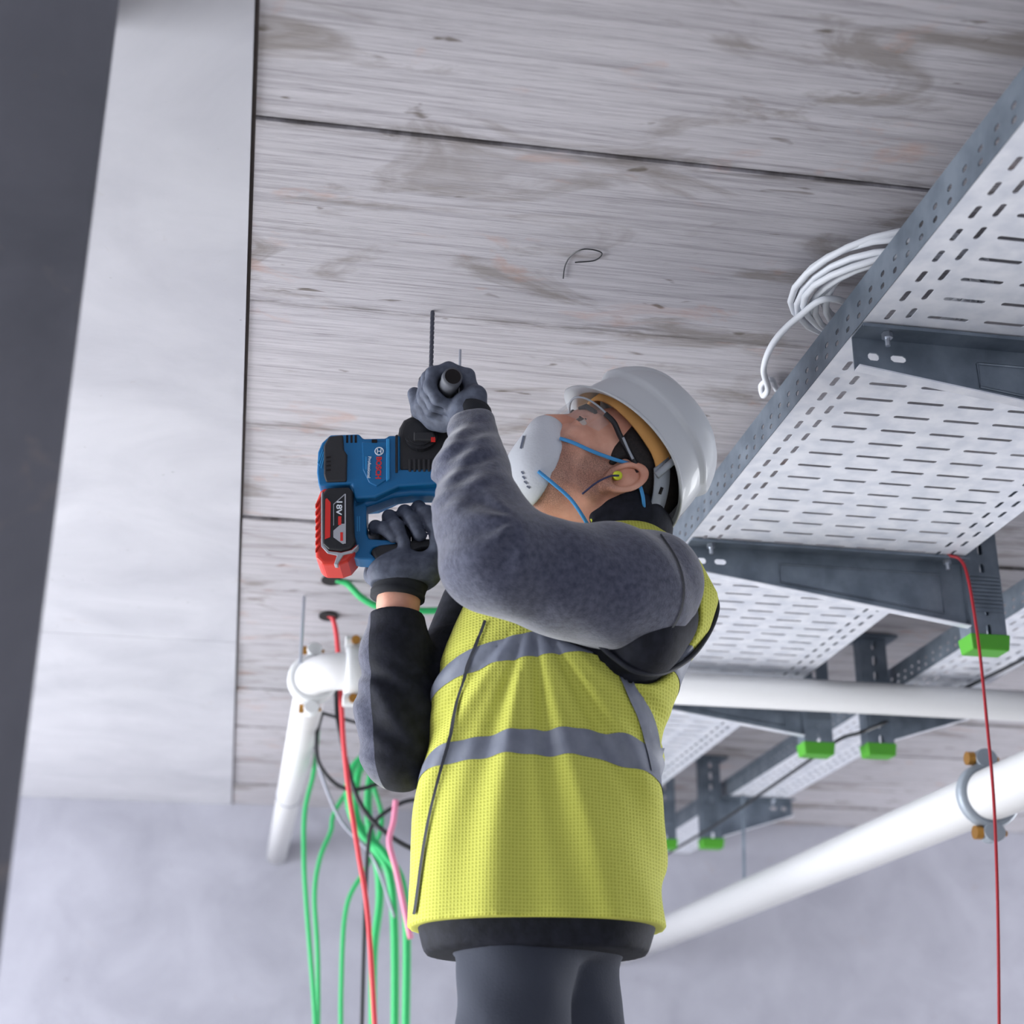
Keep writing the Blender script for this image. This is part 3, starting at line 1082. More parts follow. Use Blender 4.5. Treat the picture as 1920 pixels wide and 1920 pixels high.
TROWS = [(1000, 1128, 1215, .05), (1013, 1085, 1242, .09), (1036, 1020, 1276, .115), (1070, 940, 1314, .138), (1130, 876, 1346, .15), (1190, 848, 1328, .155), (1250, 825, 1288, .158), (1320, 810, 1262, .158), (1400, 798, 1236, .155), (1450, 790, 1238, .155), (1500, 785, 1243, .155), (1600, 771, 1246, .157), (1680, 765, 1248, .16), (1740, 762, 1250, .16), (1860, 790, 1215, .15)]
_t = []
for (y, xl, xr, b) in TROWS:
    p, q = L(xl, y, -0.03), L(xr, y, -0.03)
    _t.append(((p[1] + q[1]) / 2, (p[0] + q[0]) / 2, (q[0] - p[0]) / 2, b))
_t = np.array(_t[::-1])


def torso(P, off=0.0):
    z = P[..., 1]
    a0, A, B = (np.interp(z, _t[:, 0], _t[:, k_]) for k_ in (1, 2, 3))
    A = A + off
    B = B + off
    q = (np.abs((P[..., 0] - a0) / A) ** 2.3 + np.abs((P[..., 2] + 0.03) / B) ** 2.3) ** (1 / 2.3)
    d = (q - 1) * np.minimum(A, B)
    return np.maximum(d, z - _t[-1, 0] - off)


person = thing('person', 'worker in white helmet and yellow vest drilling upward, head tilted back', 'person', W(np.array([hip[0], ZDECK - CAM[2], -0.03])))

# head frame: x towards the near ear, y out of the face, z crown
f2 = np.array([-.606, .796, 0])
u2 = np.array([.796, .606, 0])
AL, BE = R(20), R(8)
Uc = math.cos(AL) * u2 - math.sin(AL) * np.array([0, 0, 1.0])
Fc_ = f2 + math.tan(BE) * np.array([0, 0, 1.0])
Fc_ = Fc_ - Uc * (Fc_ @ Uc)
Fc_ /= np.linalg.norm(Fc_)
Lc = np.cross(Uc, Fc_)
if Lc[2] < 0:
    Lc = -Lc


def cam2w(v):
    return cr * v[0] + cu * v[1] - fw * v[2]


HX, HY, HZ = cam2w(Lc), cam2w(Fc_), cam2w(Uc)
HO = W(L(1157, 887, 0.075)) - HX * 0.074


def HW(q):                                   # head frame -> world
    q = np.asarray(q, float)
    return HO + q[..., 0:1] * HX + q[..., 1:2] * HY + q[..., 2:3] * HZ


HFLIP = np.dot(np.cross(HX, HY), HZ) < 0


def W2H(p):
    d = np.asarray(p) - HO
    return np.array([d @ HX, d @ HY, d @ HZ])


def W2U(p):                                  # world -> upright
    d = np.asarray(p, float) - CAM
    return np.stack([d @ r0, d[..., 2], D0 - d @ HD], -1)


nb = W2H(W(L(1150, 1015, -0.03)))            # neck base in the head frame


def head_sdf(P):
    X = P.copy()
    X[..., 0] = np.abs(X[..., 0])            # symmetric
    d = ell(X, (0, -.012, .055), (.077, .098, .090))
    d = smin(d, ell(X, (0, .045, -.015), (.064, .062, .085)), .03)
    d = smin(d, ell(X, (0, .058, -.080), (.046, .046, .036)), .025)
    d = smin(d, cone(X, (.056, .004, -.045), (.020, .078, -.094), .017, .015), .02)
    d = smin(d, cone(X, (0, .080, -.096), (.012, .078, -.096), .016, .014), .015)
    d = smin(d, ell(X, (.047, .070, -.012), (.022, .022, .018)), .02)
    d = smin(d, cone(X, (.010, .100, .036), (.046, .082, .036), .010, .010), .014)
    d = smax(d, -ell(X, (.036, .112, .017), (.021, .021, .014)), .010)
    d = smin(d, cone(X, (0, .100, .026), (0, .124, -.016), .007, .010), .012)
    d = smin(d, ell(X, (.010, .114, -.020), (.010, .012, .008)), .008)
    d = smin(d, cone(X, (0, .104, -.052), (.018, .098, -.053), .006, .004), .008)
    d = smin(d, cone(X, (0, .104, -.063), (.015, .098, -.062), .007, .004), .008)
    # eyelids
    ball = ell(X, (.032, .089, .016), (.0145, .0145, .0145))
    slit = np.abs((P[..., 2] - .016) + .10 * (X[..., 0] - .032)) - .0046
    d = smin(d, np.maximum(ball, -slit), .003)
    # ear: dish with rim, concha and lobe
    ex = X[..., 0] - (.074 + .18 * np.clip(-.004 - X[..., 1], -.02, .03))
    er = np.sqrt(((X[..., 1] + .012 + .20 * X[..., 2]) / .022) ** 2 + ((X[..., 2] - .006) / .034) ** 2)
    plate = np.maximum(np.abs(ex + .003) - .004, (er - 1) * .02)
    rim = np.sqrt(((er - .86) * .021) ** 2 + (ex - .0065) ** 2) - .0046
    ear = smin(plate, rim, .004)
    ear = smin(ear, ell(X, (.075, .006, -.004), (.006, .005, .008)), .004)
    ear = smin(ear, ell(X, (.074, -.002, -.030), (.006, .009, .010)), .006)
    ear = smax(ear, -ell(X, (.084, -.007, -.004), (.0115, .010, .014)), .004)
    d = smin(d, ear, .004)
    # neck
    d = smin(d, cone(P, (0, -.018, -.035), nb, .058, .066), .03)
    d = smin(d, cone(P, (0, .020, -.070), nb + np.array([0, .01, 0.01]), .036, .05), .03)
    return d


V1, F1 = sdf(head_sdf, np.array([-.10, -.20, -.24]), np.array([.10, .145, .16]), .0021, 1, HW)
if HFLIP:
    F1 = F1[:, ::-1]
knee = [np.array([hip[0] - 0.05, 1.46 - CAM[2], .05]), np.array([hip[0] + 0.09, 1.46 - CAM[2], -.11])]
foot = [np.array([hip[0] - 0.03, ZDECK + 0.09 - CAM[2], .08]), np.array([hip[0] + 0.14, ZDECK + 0.09 - CAM[2], -.14])]
hipj = [np.array([hip[0] - .025, 1.86 - CAM[2], .015]), np.array([hip[0] + .03, 1.86 - CAM[2], -.075])]
wr_near = [K(930, 1046, .235, 42), K(884, 880, .18, 36), K(884, 800, .13, 28)]
wr_far = [K(748, 1412, -.03, 42), K(741, 1230, -.01, 38), K(747, 1130, 0, 37), K(752, 1085, 0, 36)]


def body_sdf(P):
    d = smax(torso(P, -0.045), L(1005, 1740, 0)[1] - P[..., 1], .03)
    for arm in (near_arm, far_arm):
        d = smin(d, chain(P, [(p, r * .6) for p, r in arm[:5]], .02), .03)
    d = smin(d, chain(P, wr_near, .02), .02)
    d = smin(d, chain(P, wr_far, .02), .02)
    for s_ in (0, 1):
        d = smin(d, chain(P, [(hipj[s_], .075), (knee[s_], .052), (foot[s_], .038)], .02), .03)
        d = smin(d, cone(P, foot[s_] + [0, -.05, 0], foot[s_] + [-.16, -.06, .02], .035, .025), .02)
    nw = W2U(HW(nb))
    d = smin(d, cone(P, nw, nw + [0, -.08, 0], .055, .07), .03)
    return d


blo, bhi = np.array([L(690, 1400, 0)[0] - .08, ZDECK - CAM[2] + .0, -.30]), np.array([L(1345, 1150, 0)[0] + .05, 1.12, .36])
V2, F2 = sdf(body_sdf, blo, bhi, .011, 1)
bodyo = obj('body', np.vstack([V1, V2]), np.vstack([F1, F2 + len(V1)]), M_SKIN, person, True)


def stubble():                               # beard shadow belongs to the skin: lower face, jaw and throat
    nt = M_SKIN.node_tree
    b = nt.nodes['Principled BSDF']
    src = b.inputs['Base Color'].links[0].from_socket
    geo = nt.nodes.new('ShaderNodeNewGeometry')

    def dist(p, r):
        v = nt.nodes.new('ShaderNodeVectorMath')
        v.operation = 'DISTANCE'
        v.inputs[1].default_value = tuple(HW(np.array(p)))
        nt.links.new(geo.outputs['Position'], v.inputs[0])
        return ramp(nt, v.outputs['Value'], [(r * .6, (1, 1, 1)), (r, (0, 0, 0))])
    m1 = dist((.03, .075, -.09), .085)
    m2 = dist((.068, .018, -.03), .045)
    mm = mix(nt, 1.0, m1, m2, 'LIGHTEN')
    n = noise_node(nt, geo.outputs['Position'], 900, 2)
    dots = ramp(nt, n, [(0.35, (0.15, 0.15, 0.15)), (0.6, (0.75, 0.75, 0.75))])
    fac = mix(nt, 1.0, mm, dots, 'MULTIPLY')
    nt.links.new(mix(nt, fac, src, lin(92, 66, 58)), b.inputs['Base Color'])


stubble()
for s_ in (-1, 1):                           # eyes
    cpos = np.array([.032 * s_, .0885, .016])
    vs, fs = [], []
    n1, n2 = 10, 16
    look = np.array([.42, 1, 0.10])
    look /= np.linalg.norm(look)
    e1 = np.cross(look, [0, 0, 1.0])
    e1 /= np.linalg.norm(e1)
    e2 = np.cross(e1, look)
    for i in range(n1 + 1):
        th = math.pi * i / n1
        for k_ in range(n2):
            ph = 2 * math.pi * k_ / n2
            vs.append(HW(cpos + .0125 * (math.cos(th) * look + math.sin(th) * (math.cos(ph) * e1 + math.sin(ph) * e2))))
    for i in range(n1):
        for k_ in range(n2):
            fs.append((i * n2 + k_, i * n2 + (k_ + 1) % n2, (i + 1) * n2 + (k_ + 1) % n2, (i + 1) * n2 + k_))
    MB().tube([HW(cpos + np.array([s_ * x, .0135 * math.cos(x / .013 * 1.2) - .001, .0052])) for x in np.linspace(-.012, .013, 9)], .0011, 6).build('eyelashes', M_HAIR, person, True)
    eo = obj('eye', vs, fs, [M_EYEW, M_IRIS], person, True)
    for p in eo.data.polygons:
        if p.index < 2 * n2:
            p.material_index = 1


def hair_sdf(P):
    X = P.copy()
    X[..., 0] = np.abs(X[..., 0])
    d = ell(X, (0, -.012, .055), (.083, .104, .095))
    d = smin(d, ell(X, (0, -.055, -.015), (.062, .055, .055)), .02)
    # hairline: temple, round the ear, down to the nape
    front = P[..., 1] - (.040 + .15 * (P[..., 2] - .05))
    d = smax(d, front, .006)
    earcut = .036 - np.sqrt(((X[..., 1] + .006) / 1.0) ** 2 + ((X[..., 2] + .010) / 1.15) ** 2)
    d = np.where(X[..., 0] > .03, smax(d, earcut, .006), d)
    side = -(P[..., 2] + .0) + np.clip(P[..., 1] + .01, 0, 1) * -.2
    d = np.maximum(d, np.where(P[..., 1] > -.02, -P[..., 2] - .012, -P[..., 2] - .062))
    d = smin(d, np.maximum(cone(X, (.0705, .020, .030), (.0700, .018, .006), .009, .006), -P[..., 2] - .03), .006)
    return d


V, Fq = sdf(hair_sdf, np.array([-.10, -.13, -.09]), np.array([.10, .10, .16]), .0035, 1, HW)
obj('hair', V, Fq[:, ::-1] if HFLIP else Fq, M_HAIR, person, True)
for s_ in (-1, 1):
    mb = MB().tube([HW(np.array([s_ * x, y, z])) for x, y, z in ((.014, .110, .036), (.028, .107, .042), (.044, .094, .041), (.053, .082, .034))], [.003, .0045, .004, .002], 6)
    mb.build('eyebrow', M_HAIR, person, True)

# ------------------------------------------------------------------ clothing
def upix(P):                                 # upright point -> pixel, for shaping folds
    w_ = W(P) - CAM
    t = w_ @ fw
    return 960 + F * (w_ @ cr) / t, 960 - F * (w_ @ cu) / t


inner = L(972, 1000, .24)                    # crook of the near elbow


def near_sleeve(P):
    d = chain(P, near_arm, .035)
    da, dz = P[..., 0] - inner[0], P[..., 1] - inner[1]
    rad = np.sqrt(da ** 2 + dz ** 2)
    ang = np.arctan2(dz, da)
    am = np.clip(np.cos(ang - R(205)) * 1.6, 0, 1)
    d = d + .0060 * am * (1 - np.exp(-(rad / .03) ** 2)) * np.exp(-(rad / .10) ** 2) * np.sin(ang * 7.0 + rad * 30)
    # twisting wrinkles along the forearm
    m = np.exp(-((P[..., 1] - L(880, 880, .18)[1]) / .085) ** 2) * np.clip((L(960, 950, .2)[0] - P[..., 0]) / .05, 0, 1)
    d = d + .0034 * m * np.sin((P[..., 1] - P[..., 0] * .9) * 105 + 1.4 * np.sin(P[..., 0] * 40) + P[..., 2] * 30) + .0018 * m * np.sin((P[..., 1] - P[..., 0] * .4) * 240 + P[..., 2] * 50)
    d = d + .0020 * np.sin(P[..., 0] * 55 + P[..., 1] * 31) * np.sin(P[..., 2] * 45 + P[..., 0] * 20)
    return smax(d, P[..., 1] - L(882, 784, .13)[1] - .25 * (P[..., 0] - L(882, 784, .13)[0]), .008)


def far_sleeve(P):
    d = chain(P, far_arm, .025)
    m = np.exp(-((P[..., 1] - L(745, 1330, 0)[1]) / .07) ** 2)
    d = d + .0036 * m * np.sin((P[..., 1] + .9 * P[..., 0]) * 120 + 1.5 * np.sin(P[..., 1] * 50))
    d = d + .0016 * np.sin(P[..., 1] * 80 + P[..., 0] * 50)
    return smax(d, P[..., 1] - L(745, 1139, .03)[1], .006)


armpit = [K(1238, 1158, .06, 72), K(1195, 1182, .09, 86), K(1120, 1165, .09, 60)]
zj = L(1005, 1775, 0.1)[1]


def jacket(P):
    d = torso(P, -0.016)
    d = smin(d, chain(P, armpit, .03), .02)
    d = smin(d, cone(P, far_arm[0][0], far_arm[1][0], far_arm[0][1] * 1.0, far_arm[1][1] * .9), .02)
    return np.maximum(d, zj - P[..., 1])


lo, hi = np.array([_t[:, 1].min() - .32, zj - .02, -.25]), np.array([_t[:, 1].max() + .27, _t[-1, 0] + .05, .25])
V, Fq = sdf(jacket, lo, hi, .0075, 2)
jk = obj('jacket', V, Fq, M_BLACKF, person, True)
jk['label'] = 'dark softshell jacket under the vest'
lo, hi = bounds(near_arm, .02)
V, Fq = sdf(near_sleeve, lo, hi, .0042, 2)
SLEEVE_V, SLEEVE_F = V, Fq
sl1 = obj('sleeve', V, Fq, M_FLEECE, jk, True)
sl1['label'] = 'slate grey fleece sleeve'
lo, hi = bounds(far_arm, .02)
V, Fq = sdf(far_sleeve, lo, hi, .0042, 2)
# the inner half of the far sleeve is black, a strip along its outside is fleece
sl2 = obj('sleeve', V, Fq, [M_BLACKF, M_FLEECE], jk, True)
sl2['label'] = 'dark sleeve with a fleece strip along the outer edge'
bm = bmesh.new()
bm.from_mesh(sl2.data)
base = base_of(jk)
pb = W(L(695, 1330, .03)) - base
cut_n = Vector((r0 * 0.9 - HD * 0.2 + np.array([0, 0, .06])).tolist())
bmesh.ops.bisect_plane(bm, geom=bm.verts[:] + bm.edges[:] + bm.faces[:], plane_co=Vector(pb.tolist()), plane_no=cut_n, dist=1e-6)
for fc in bm.faces:
    if (fc.calc_center_median() - Vector(pb.tolist())).dot(cut_n) < 0:
        fc.material_index = 1
    fc.smooth = True
bm.to_mesh(sl2.data)
bm.free()


# collar around the neck, open at the throat
def collar(P):
    a_, b_ = L(1150, 1010, -.03), L(1168, 935, -.03)
    a_ = np.asarray(a_, np.float32)
    ax = np.asarray(b_ - a_)
    ln = np.linalg.norm(ax)
    ax = ax / ln
    q = P - a_
    h_ = q @ ax
    rad = np.linalg.norm(q - h_[..., None] * ax, axis=-1)
    R_ = .086 - .10 * np.clip(h_, 0, .1)
    d = np.abs(rad - R_) - .0075
    top = .072 - .28 * (P[..., 0] - L(1150, 960, 0)[0])
    d = smax(d, h_ - top, .006)
    d = smax(d, -h_ - .05, .006)
    th = (P[..., 0] - L(1096, 975, 0)[0]) + .25 * (P[..., 1] - L(1096, 975, 0)[1])
    return smax(d, -th, .008)


lo = np.array([L(1040, 960, 0)[0], L(1100, 1040, 0)[1], -.16])
hi = np.array([L(1290, 960, 0)[0], L(1100, 880, 0)[1], .10])
V, Fq = sdf(collar, lo, hi, .004, 2)
o = obj('collar', V, Fq, M_BLACKF, jk, True)
o['label'] = 'black stand-up collar'

# hi-vis vest
zv = L(1005, 1722, 0.1)[1]
f0 = L(1000, 1150, .1)
f1 = L(1130, 1300, .1)


def vest(P):
    d = torso(P, 0.0)
    a, z, c = P[..., 0], P[..., 1], P[..., 2]
    # drapes hanging from the raised arm and slanting pulls towards the far hip
    ang = np.arctan2(a - f0[0], f0[1] - z)
    low = np.clip((f0[1] - z) / .12, 0, 1)
    front = np.clip((c + .04) / .08, 0, 1)
    fold = .0060 * np.sin(ang * 15 + .6) + .0032 * np.sin(ang * 31 + z * 9)
    d = d + fold * low * front
    s_ = (a - f1[0]) * .80 + (z - f1[1]) * .45
    m = np.clip((a - f1[0] + .02) / .08, 0, 1) * np.clip((f1[1] - z) / .08, 0, 1)
    d = d + .0050 * m * np.sin(s_ * 95)
    # arm holes
    d = smax(d, -(chain(P, near_arm[:4], .03) - .004), .006)
    d = smax(d, -(chain(P, armpit, .03) - .005), .006)
    d = smax(d, -(cone(P, far_arm[0][0] + np.array([0, .02, -.05]), far_arm[1][0], .085, .066)), .006)
    return np.maximum(d, zv - z)


lo, hi = np.array([_t[:, 1].min() - .30, zv - .02, -.23]), np.array([_t[:, 1].max() + .27, _t[-1, 0] + .03, .18])
V, Fq = sdf(vest, lo, hi, .0052, 2)
ve = obj('vest', V, Fq, [M_VEST, M_BAND], person, True)
ve['label'] = 'yellow high-visibility vest'
pbase = base_of(person)
bm = bmesh.new()
bm.from_mesh(ve.data)
bands = []


def plane_through(p1, p2, kc):               # two surface pixels left and right, kc = rise towards the camera
    q = (p2 - p1)
    slope = q[1] / q[0]
    n = np.array([-slope, 1.0, -kc])
    n /= np.linalg.norm(n)
    wn = n[0] * r0 + n[1] * np.array([0, 0, 1.0]) - n[2] * HD
    return Vector((W(p1) - pbase).tolist()), Vector(wn.tolist())


for (l1, l2, r1, r2) in (((792, 1445), (790, 1478), (1226, 1432), (1232, 1490)), ((815, 1283), (813, 1322), (1190, 1240), (1190, 1292))):
    top = plane_through(L(*l1, 0), L(*r1, 0), .22)
    bot = plane_through(L(*l2, 0), L(*r2, 0), .22)
    for co_, no in (top, bot):
        bmesh.ops.bisect_plane(bm, geom=bm.verts[:] + bm.edges[:] + bm.faces[:], plane_co=co_, plane_no=no, dist=1e-6)
    bands.append((top, bot))
bm.normal_update()
geo_b = []
for top, bot in bands:
    fs = [f for f in bm.faces if (f.calc_center_median() - top[0]).dot(top[1]) < 0 and (f.calc_center_median() - bot[0]).dot(bot[1]) > 0]
    vi, vs, ff = {}, [], []
    for f in fs:
        for v_ in f.verts:
            if v_ not in vi:
                vi[v_] = len(vs)
                vs.append(np.array(v_.co + v_.normal * 0.0012) + pbase)
        ff.append(tuple(vi[v_] for v_ in f.verts))
    geo_b.append((vs, ff))
for f in bm.faces:
    f.smooth = True
bm.to_mesh(ve.data)
bvh = BVHTree.FromBMesh(bm)
for vs, ff in geo_b:
    o = obj('reflective_band', vs, ff, M_BAND, ve, True)
    o['label'] = 'grey reflective tape'
bm.free()


def hit(x, y, tree=None, base_=None):
    d = Vector(ray(x, y).tolist()).normalized()
    r_ = (tree or bvh).ray_cast(Vector((CAM - (pbase if base_ is None else base_)).tolist()), d)
    if r_[0] is None:
        return None
    return np.array(r_[0]) + (pbase if base_ is None else base_), np.array(r_[1])


def ribbon(name, px, width, m, parent, lift=.0025, n=14, tree=None, base_=None):
    """sewn strip that follows the surface under a line of pixels"""
    sp = spline([(x, y, 0) for x, y in px], n)[:, :2]
    rows = []
    for i, (x, y) in enumerate(sp):
        a = sp[max(i - 1, 0)]
        b = sp[min(i + 1, len(sp) - 1)]
        t = (b - a) / (np.linalg.norm(b - a) + 1e-9)
        nrm = np.array([-t[1], t[0]])
        wd = width if np.isscalar(width) else np.interp(i / (len(sp) - 1), np.linspace(0, 1, len(width)), width)
        row = []
        for s_ in np.linspace(-.5, .5, 5):
            h_ = hit(*(np.array([x, y]) + nrm * wd * s_), tree, base_)
            row.append(None if h_ is None else h_[0] + h_[1] * lift)
        if all(r_ is not None for r_ in row):
            rows.append(row)
    if len(rows) < 2:
        return None
    # drop rows that jump to another layer
    vs = [p for r_ in rows for p in r_]
    ff = []
    for i in range(len(rows) - 1):
        if np.linalg.norm(rows[i][2] - rows[i + 1][2]) > .06:
            continue
        for k_ in range(4):
            ff.append((i * 5 + k_, i * 5 + k_ + 1, (i + 1) * 5 + k_ + 1, (i + 1) * 5 + k_))
    if not ff:
        return None
    return obj(name, vs, ff, m, parent, True)


M_ZIP = mat('dark_zip', (26, 29, 40), 0.7)
ribbon('zip', [(912, 1165), (897, 1205), (880, 1245), (862, 1310), (846, 1380), (826, 1450), (808, 1530), (796, 1600), (784, 1690), (780, 1715)], 5.5, M_ZIP, ve, .0035)
o = ribbon('side_tape', [(1150, 1235), (1180, 1290), (1208, 1345), (1222, 1400), (1230, 1445)], [10, 26, 28, 22], M_BAND, ve, .003)
if o:
    o['label'] = 'grey tape down the side seam'
ribbon('side_tape', [(1279, 1268), (1258, 1320), (1238, 1375), (1228, 1420)], [24, 26, 20], M_BAND, ve, .003)

pp = [(1190, 996, .0), (1222, 1000, .0), (1250, 1015, .0), (1280, 1038, -.01), (1316, 1072, -.02), (1342, 1122, -.02), (1342, 1155, -.02), (1322, 1198, .0), (1290, 1236, .03), (1240, 1262, .09), (1190, 1258, .12), (1150, 1232, .13), (1120, 1205, .14)]
o = MB().tube(spline([W(L(*p)) for p in pp], 8), .0042, 8).build('piping', M_ZIP, ve, True)
o['label'] = 'dark piping round the arm hole'
pp = [(1108, 978, .05), (1140, 970, .05), (1180, 969, .04), (1210, 976, .03)]
MB().tube(spline([W(L(*p)) for p in pp], 8), .0045, 8).build('neck_binding', M_YBIND, ve, True)
tree_s = BVHTree.FromPolygons([Vector(v_) for v_ in (SLEEVE_V - pbase).tolist()], SLEEVE_F.tolist())
ribbon('seam', [(1238, 1003), (1268, 1050), (1281, 1100), (1274, 1150), (1250, 1188), (1222, 1208)], 3.5, M_ZIP, sl1, .0015, 8, tree_s)

# trousers and boots, below the edge of the photograph
def trousers(P):
    d = torso(P, -0.036)
    d = np.maximum(d, P[..., 1] - L(1005, 1640, 0)[1])
    d = smax(d, L(1005, 1800, 0)[1] - P[..., 1], .05)
    for s_ in (0, 1):
        d = smin(d, chain(P, [(hipj[s_], .086), (knee[s_], .068), (foot[s_] + [0, .02, 0], .06)], .02), .012)
    d = d + .003 * np.sin(P[..., 1] * 70 + P[..., 0] * 35) * np.sin(P[..., 2] * 40)
    return np.maximum(d, ZDECK + .06 - CAM[2] - P[..., 1])


lo, hi = np.array([hip[0] - .26, ZDECK - CAM[2], -.30]), np.array([hip[0] + .26, L(1005, 1620, 0)[1], .26])
V, Fq = sdf(trousers, lo, hi, .010, 2)
obj('trousers', V, Fq, M_TROUS, person, True)
for s_ in (0, 1):
    def boot(P, f_=foot[s_]):
        d = cone(P, f_ + [0, .06, 0], f_ + [0, -.03, 0], .056, .058)
        d = smin(d, cone(P, f_ + [0, -.045, 0], f_ + [-.16, -.05, .025], .048, .040), .03)
        return np.maximum(d, ZDECK + .001 - CAM[2] - P[..., 1])
    lo, hi = foot[s_] - [.24, .10, .09], foot[s_] + [.09, .13, .10]
    V, Fq = sdf(boot, lo, hi, .008, 2)
    obj('boot', V, Fq, M_BOOT, person, True)

# ------------------------------------------------------------------ helmet
helm = MB()
NP, NS = 160, 60


def rim_of(ph):                              # ph 0 = front
    c_, s_ = math.cos(ph), math.sin(ph)
    ry = .134 if c_ > 0 else .124
    rx = .114
    r_ = 1.0 / math.sqrt((s_ / rx) ** 2 + (c_ / ry) ** 2)
    z = .056 + .022 * abs(s_) - .018 * max(0, -c_) ** 2 + .002 * max(0, c_)
    return r_, z


hv, hf = [], []
CY = -.006
ZTOP = .192
for i in range(NP):
    ph = 2 * math.pi * i / NP
    c_, s_ = math.cos(ph), math.sin(ph)
    r_, z = rim_of(ph)
    pk = max(0.0, c_) ** 3                   # peak
    lip = .008 + .010 * pk
    hv.append(HW(np.array([s_ * (r_ + lip), CY + c_ * (r_ + lip), z - .004 - .008 * pk])))
    hv.append(HW(np.array([s_ * (r_ + lip * .45), CY + c_ * (r_ + lip * .45), z + .001 - .004 * pk])))
    for k_ in range(NS):
        u = k_ / NS
        a = u * math.pi / 2
        rr_ = r_ * math.cos(a) ** .62
        zz = z + (ZTOP - z) * math.sin(a) ** 1.05
        x = s_ * rr_
        y = CY + c_ * rr_
        # raised ridge over the crown, ending in a shoulder near the rim
        up = 1 / (1 + math.exp(-(u - .28 - .5 * max(0, -c_ - .80)) / .004))
        ridge = 1 / (1 + math.exp((abs(x) - .034) / .0015))
        bump_ = .0070 * up + .0050 * ridge * up
        nrm = np.array([x / .112 ** 2, (y - CY) / .13 ** 2, zz / .17 ** 2 * .9])
        nrm /= np.linalg.norm(nrm)
        hv.append(HW(np.array([x, y, zz]) + nrm * bump_))
n = NS + 2
for i in range(NP):
    j = (i + 1) % NP
    for k_ in range(n - 1):
        hf.append((i * n + k_, j * n + k_, j * n + k_ + 1, i * n + k_ + 1))
apex = len(hv)
hv.append(HW(np.array([0, CY, ZTOP + .0065])))
for i in range(NP):
    hf.append((i * n + n - 1, ((i + 1) % NP) * n + n - 1, apex))
if not HFLIP:
    hf = [f[::-1] for f in hf]
he = obj('helmet', hv, hf, M_HELMET, person, True)
he['label'] = 'white safety helmet'
solid(he, .003, -1)


def head_strip(name, ph0, ph1, rx, ry, zf, wd, th, m, parent, n_=40, cy=-.008):
    vs, ff = [], []
    for i in range(n_ + 1):
        ph = ph0 + (ph1 - ph0) * i / n_
        x, y = rx * math.sin(ph), cy + ry * math.cos(ph)
        z = zf(ph)
        w_ = wd(ph) if callable(wd) else wd
        k_ = 1 + th / .1
        for (a, b) in ((1, -w_ / 2), (1, w_ / 2), (k_, w_ / 2), (k_, -w_ / 2)):
            vs.append(HW(np.array([x * a, cy + (y - cy) * a, z + b])))
    for i in range(n_):
        for k_ in range(4):
            ff.append((i * 4 + k_, i * 4 + (k_ + 1) % 4, (i + 1) * 4 + (k_ + 1) % 4, (i + 1) * 4 + k_))
    ff += [(0, 1, 2, 3), (n_ * 4 + 3, n_ * 4 + 2, n_ * 4 + 1, n_ * 4)]
    return obj(name, vs, ff, m, parent, True)


def band_z(ph):
    c_ = math.cos(ph)
    return .070 + .010 * c_ - (.062 * max(0, -c_) ** 1.5)


o = head_strip('sweatband', R(-105), R(105), .090, .112, lambda p: band_z(p) + .004, .030, .004, M_TAN, he)
o['label'] = 'tan sweatband inside the front rim'
o = head_strip('headband', R(100), R(260), .092, .106, band_z, lambda p: .030 + .010 * max(0, -math.cos(p)), .003, M_GREYPL, he)
o['label'] = 'grey plastic nape band'
for s_ in (-1, 1):
    st = [HW(np.array([s_ * x, y, z])) for x, y, z in ((.094, -.038, .044), (.096, -.036, .080), (.088, -.030, .115))]
    MB().tube(st, .006, 6).build('suspension_strap', M_GREYPL, he, True)
for q in range(3):
    ph = R(118 + 14 * q)
    a = np.array([.0955 * math.sin(ph), -.008 + .1100 * math.cos(ph), band_z(ph)])
    b = np.array([.0955 * math.sin(ph + .07), -.008 + .1100 * math.cos(ph + .07), band_z(ph + .07) - .004])
    MB().tube([HW(a), HW(b)], .0028, 6).build('band_slot', M_HOLE, he)
mb = MB()
kc = np.array([0, -.122, -.004])
mb.tube([HW(kc + np.array([0, .008, 0])), HW(kc + np.array([0, -.012, 0]))], .020, 20)
o = mb.build('ratchet_knob', M_BLACKPL, he)

# ------------------------------------------------------------------ respirator, straps, glasses, ear plug
def mask(P):
    X = P.copy()
    X[..., 0] = np.abs(X[..., 0])
    d = ell(X, (0, .063, -.061), (.056, .064, .060))
    d = smin(d, ell(X, (0, .106, -.030), (.024, .032, .030)), .02)
    d = smin(d, ell(X, (0, .062, -.096), (.046, .048, .040)), .02)
    rear = .056 + .60 * np.clip(P[..., 2] + .080, -.05, .08)
    return smax(d, rear - P[..., 1], .004)


V, Fq = sdf(mask, np.array([-.08, .02, -.16]), np.array([.08, .17, .02]), .0028, 2, HW)
mk = obj('respirator', V, Fq[:, ::-1] if HFLIP else Fq, M_MASK, person, True)
mk['label'] = 'white moulded dust mask'


def strap(pts):
    return MB().tube(spline([HW(np.array(p)) for p in pts], 10), .0030, 8).build('strap', M_BLUESTRAP, mk, True)


strap([(.050, .094, -.036), (.064, .078, -.028), (.0755, .050, -.014), (.0795, .024, .004), (.0775, .008, .018), (.074, .000, .026)])
strap([(.078, -.030, .020), (.0815, -.045, .014), (.080, -.062, .006), (.066, -.085, -.004), (.03, -.108, -.01), (0, -.112, -.012)])
strap([(.052, .074, -.098), (.060, .045, -.092), (.064, .012, -.085), (.066, -.02, -.085), (.045, -.068, -.08)])
strap([(-.050, .098, -.036), (-.074, .050, -.012), (-.082, -.006, .034), (-.080, -.070, .020), (0, -.115, .008)])
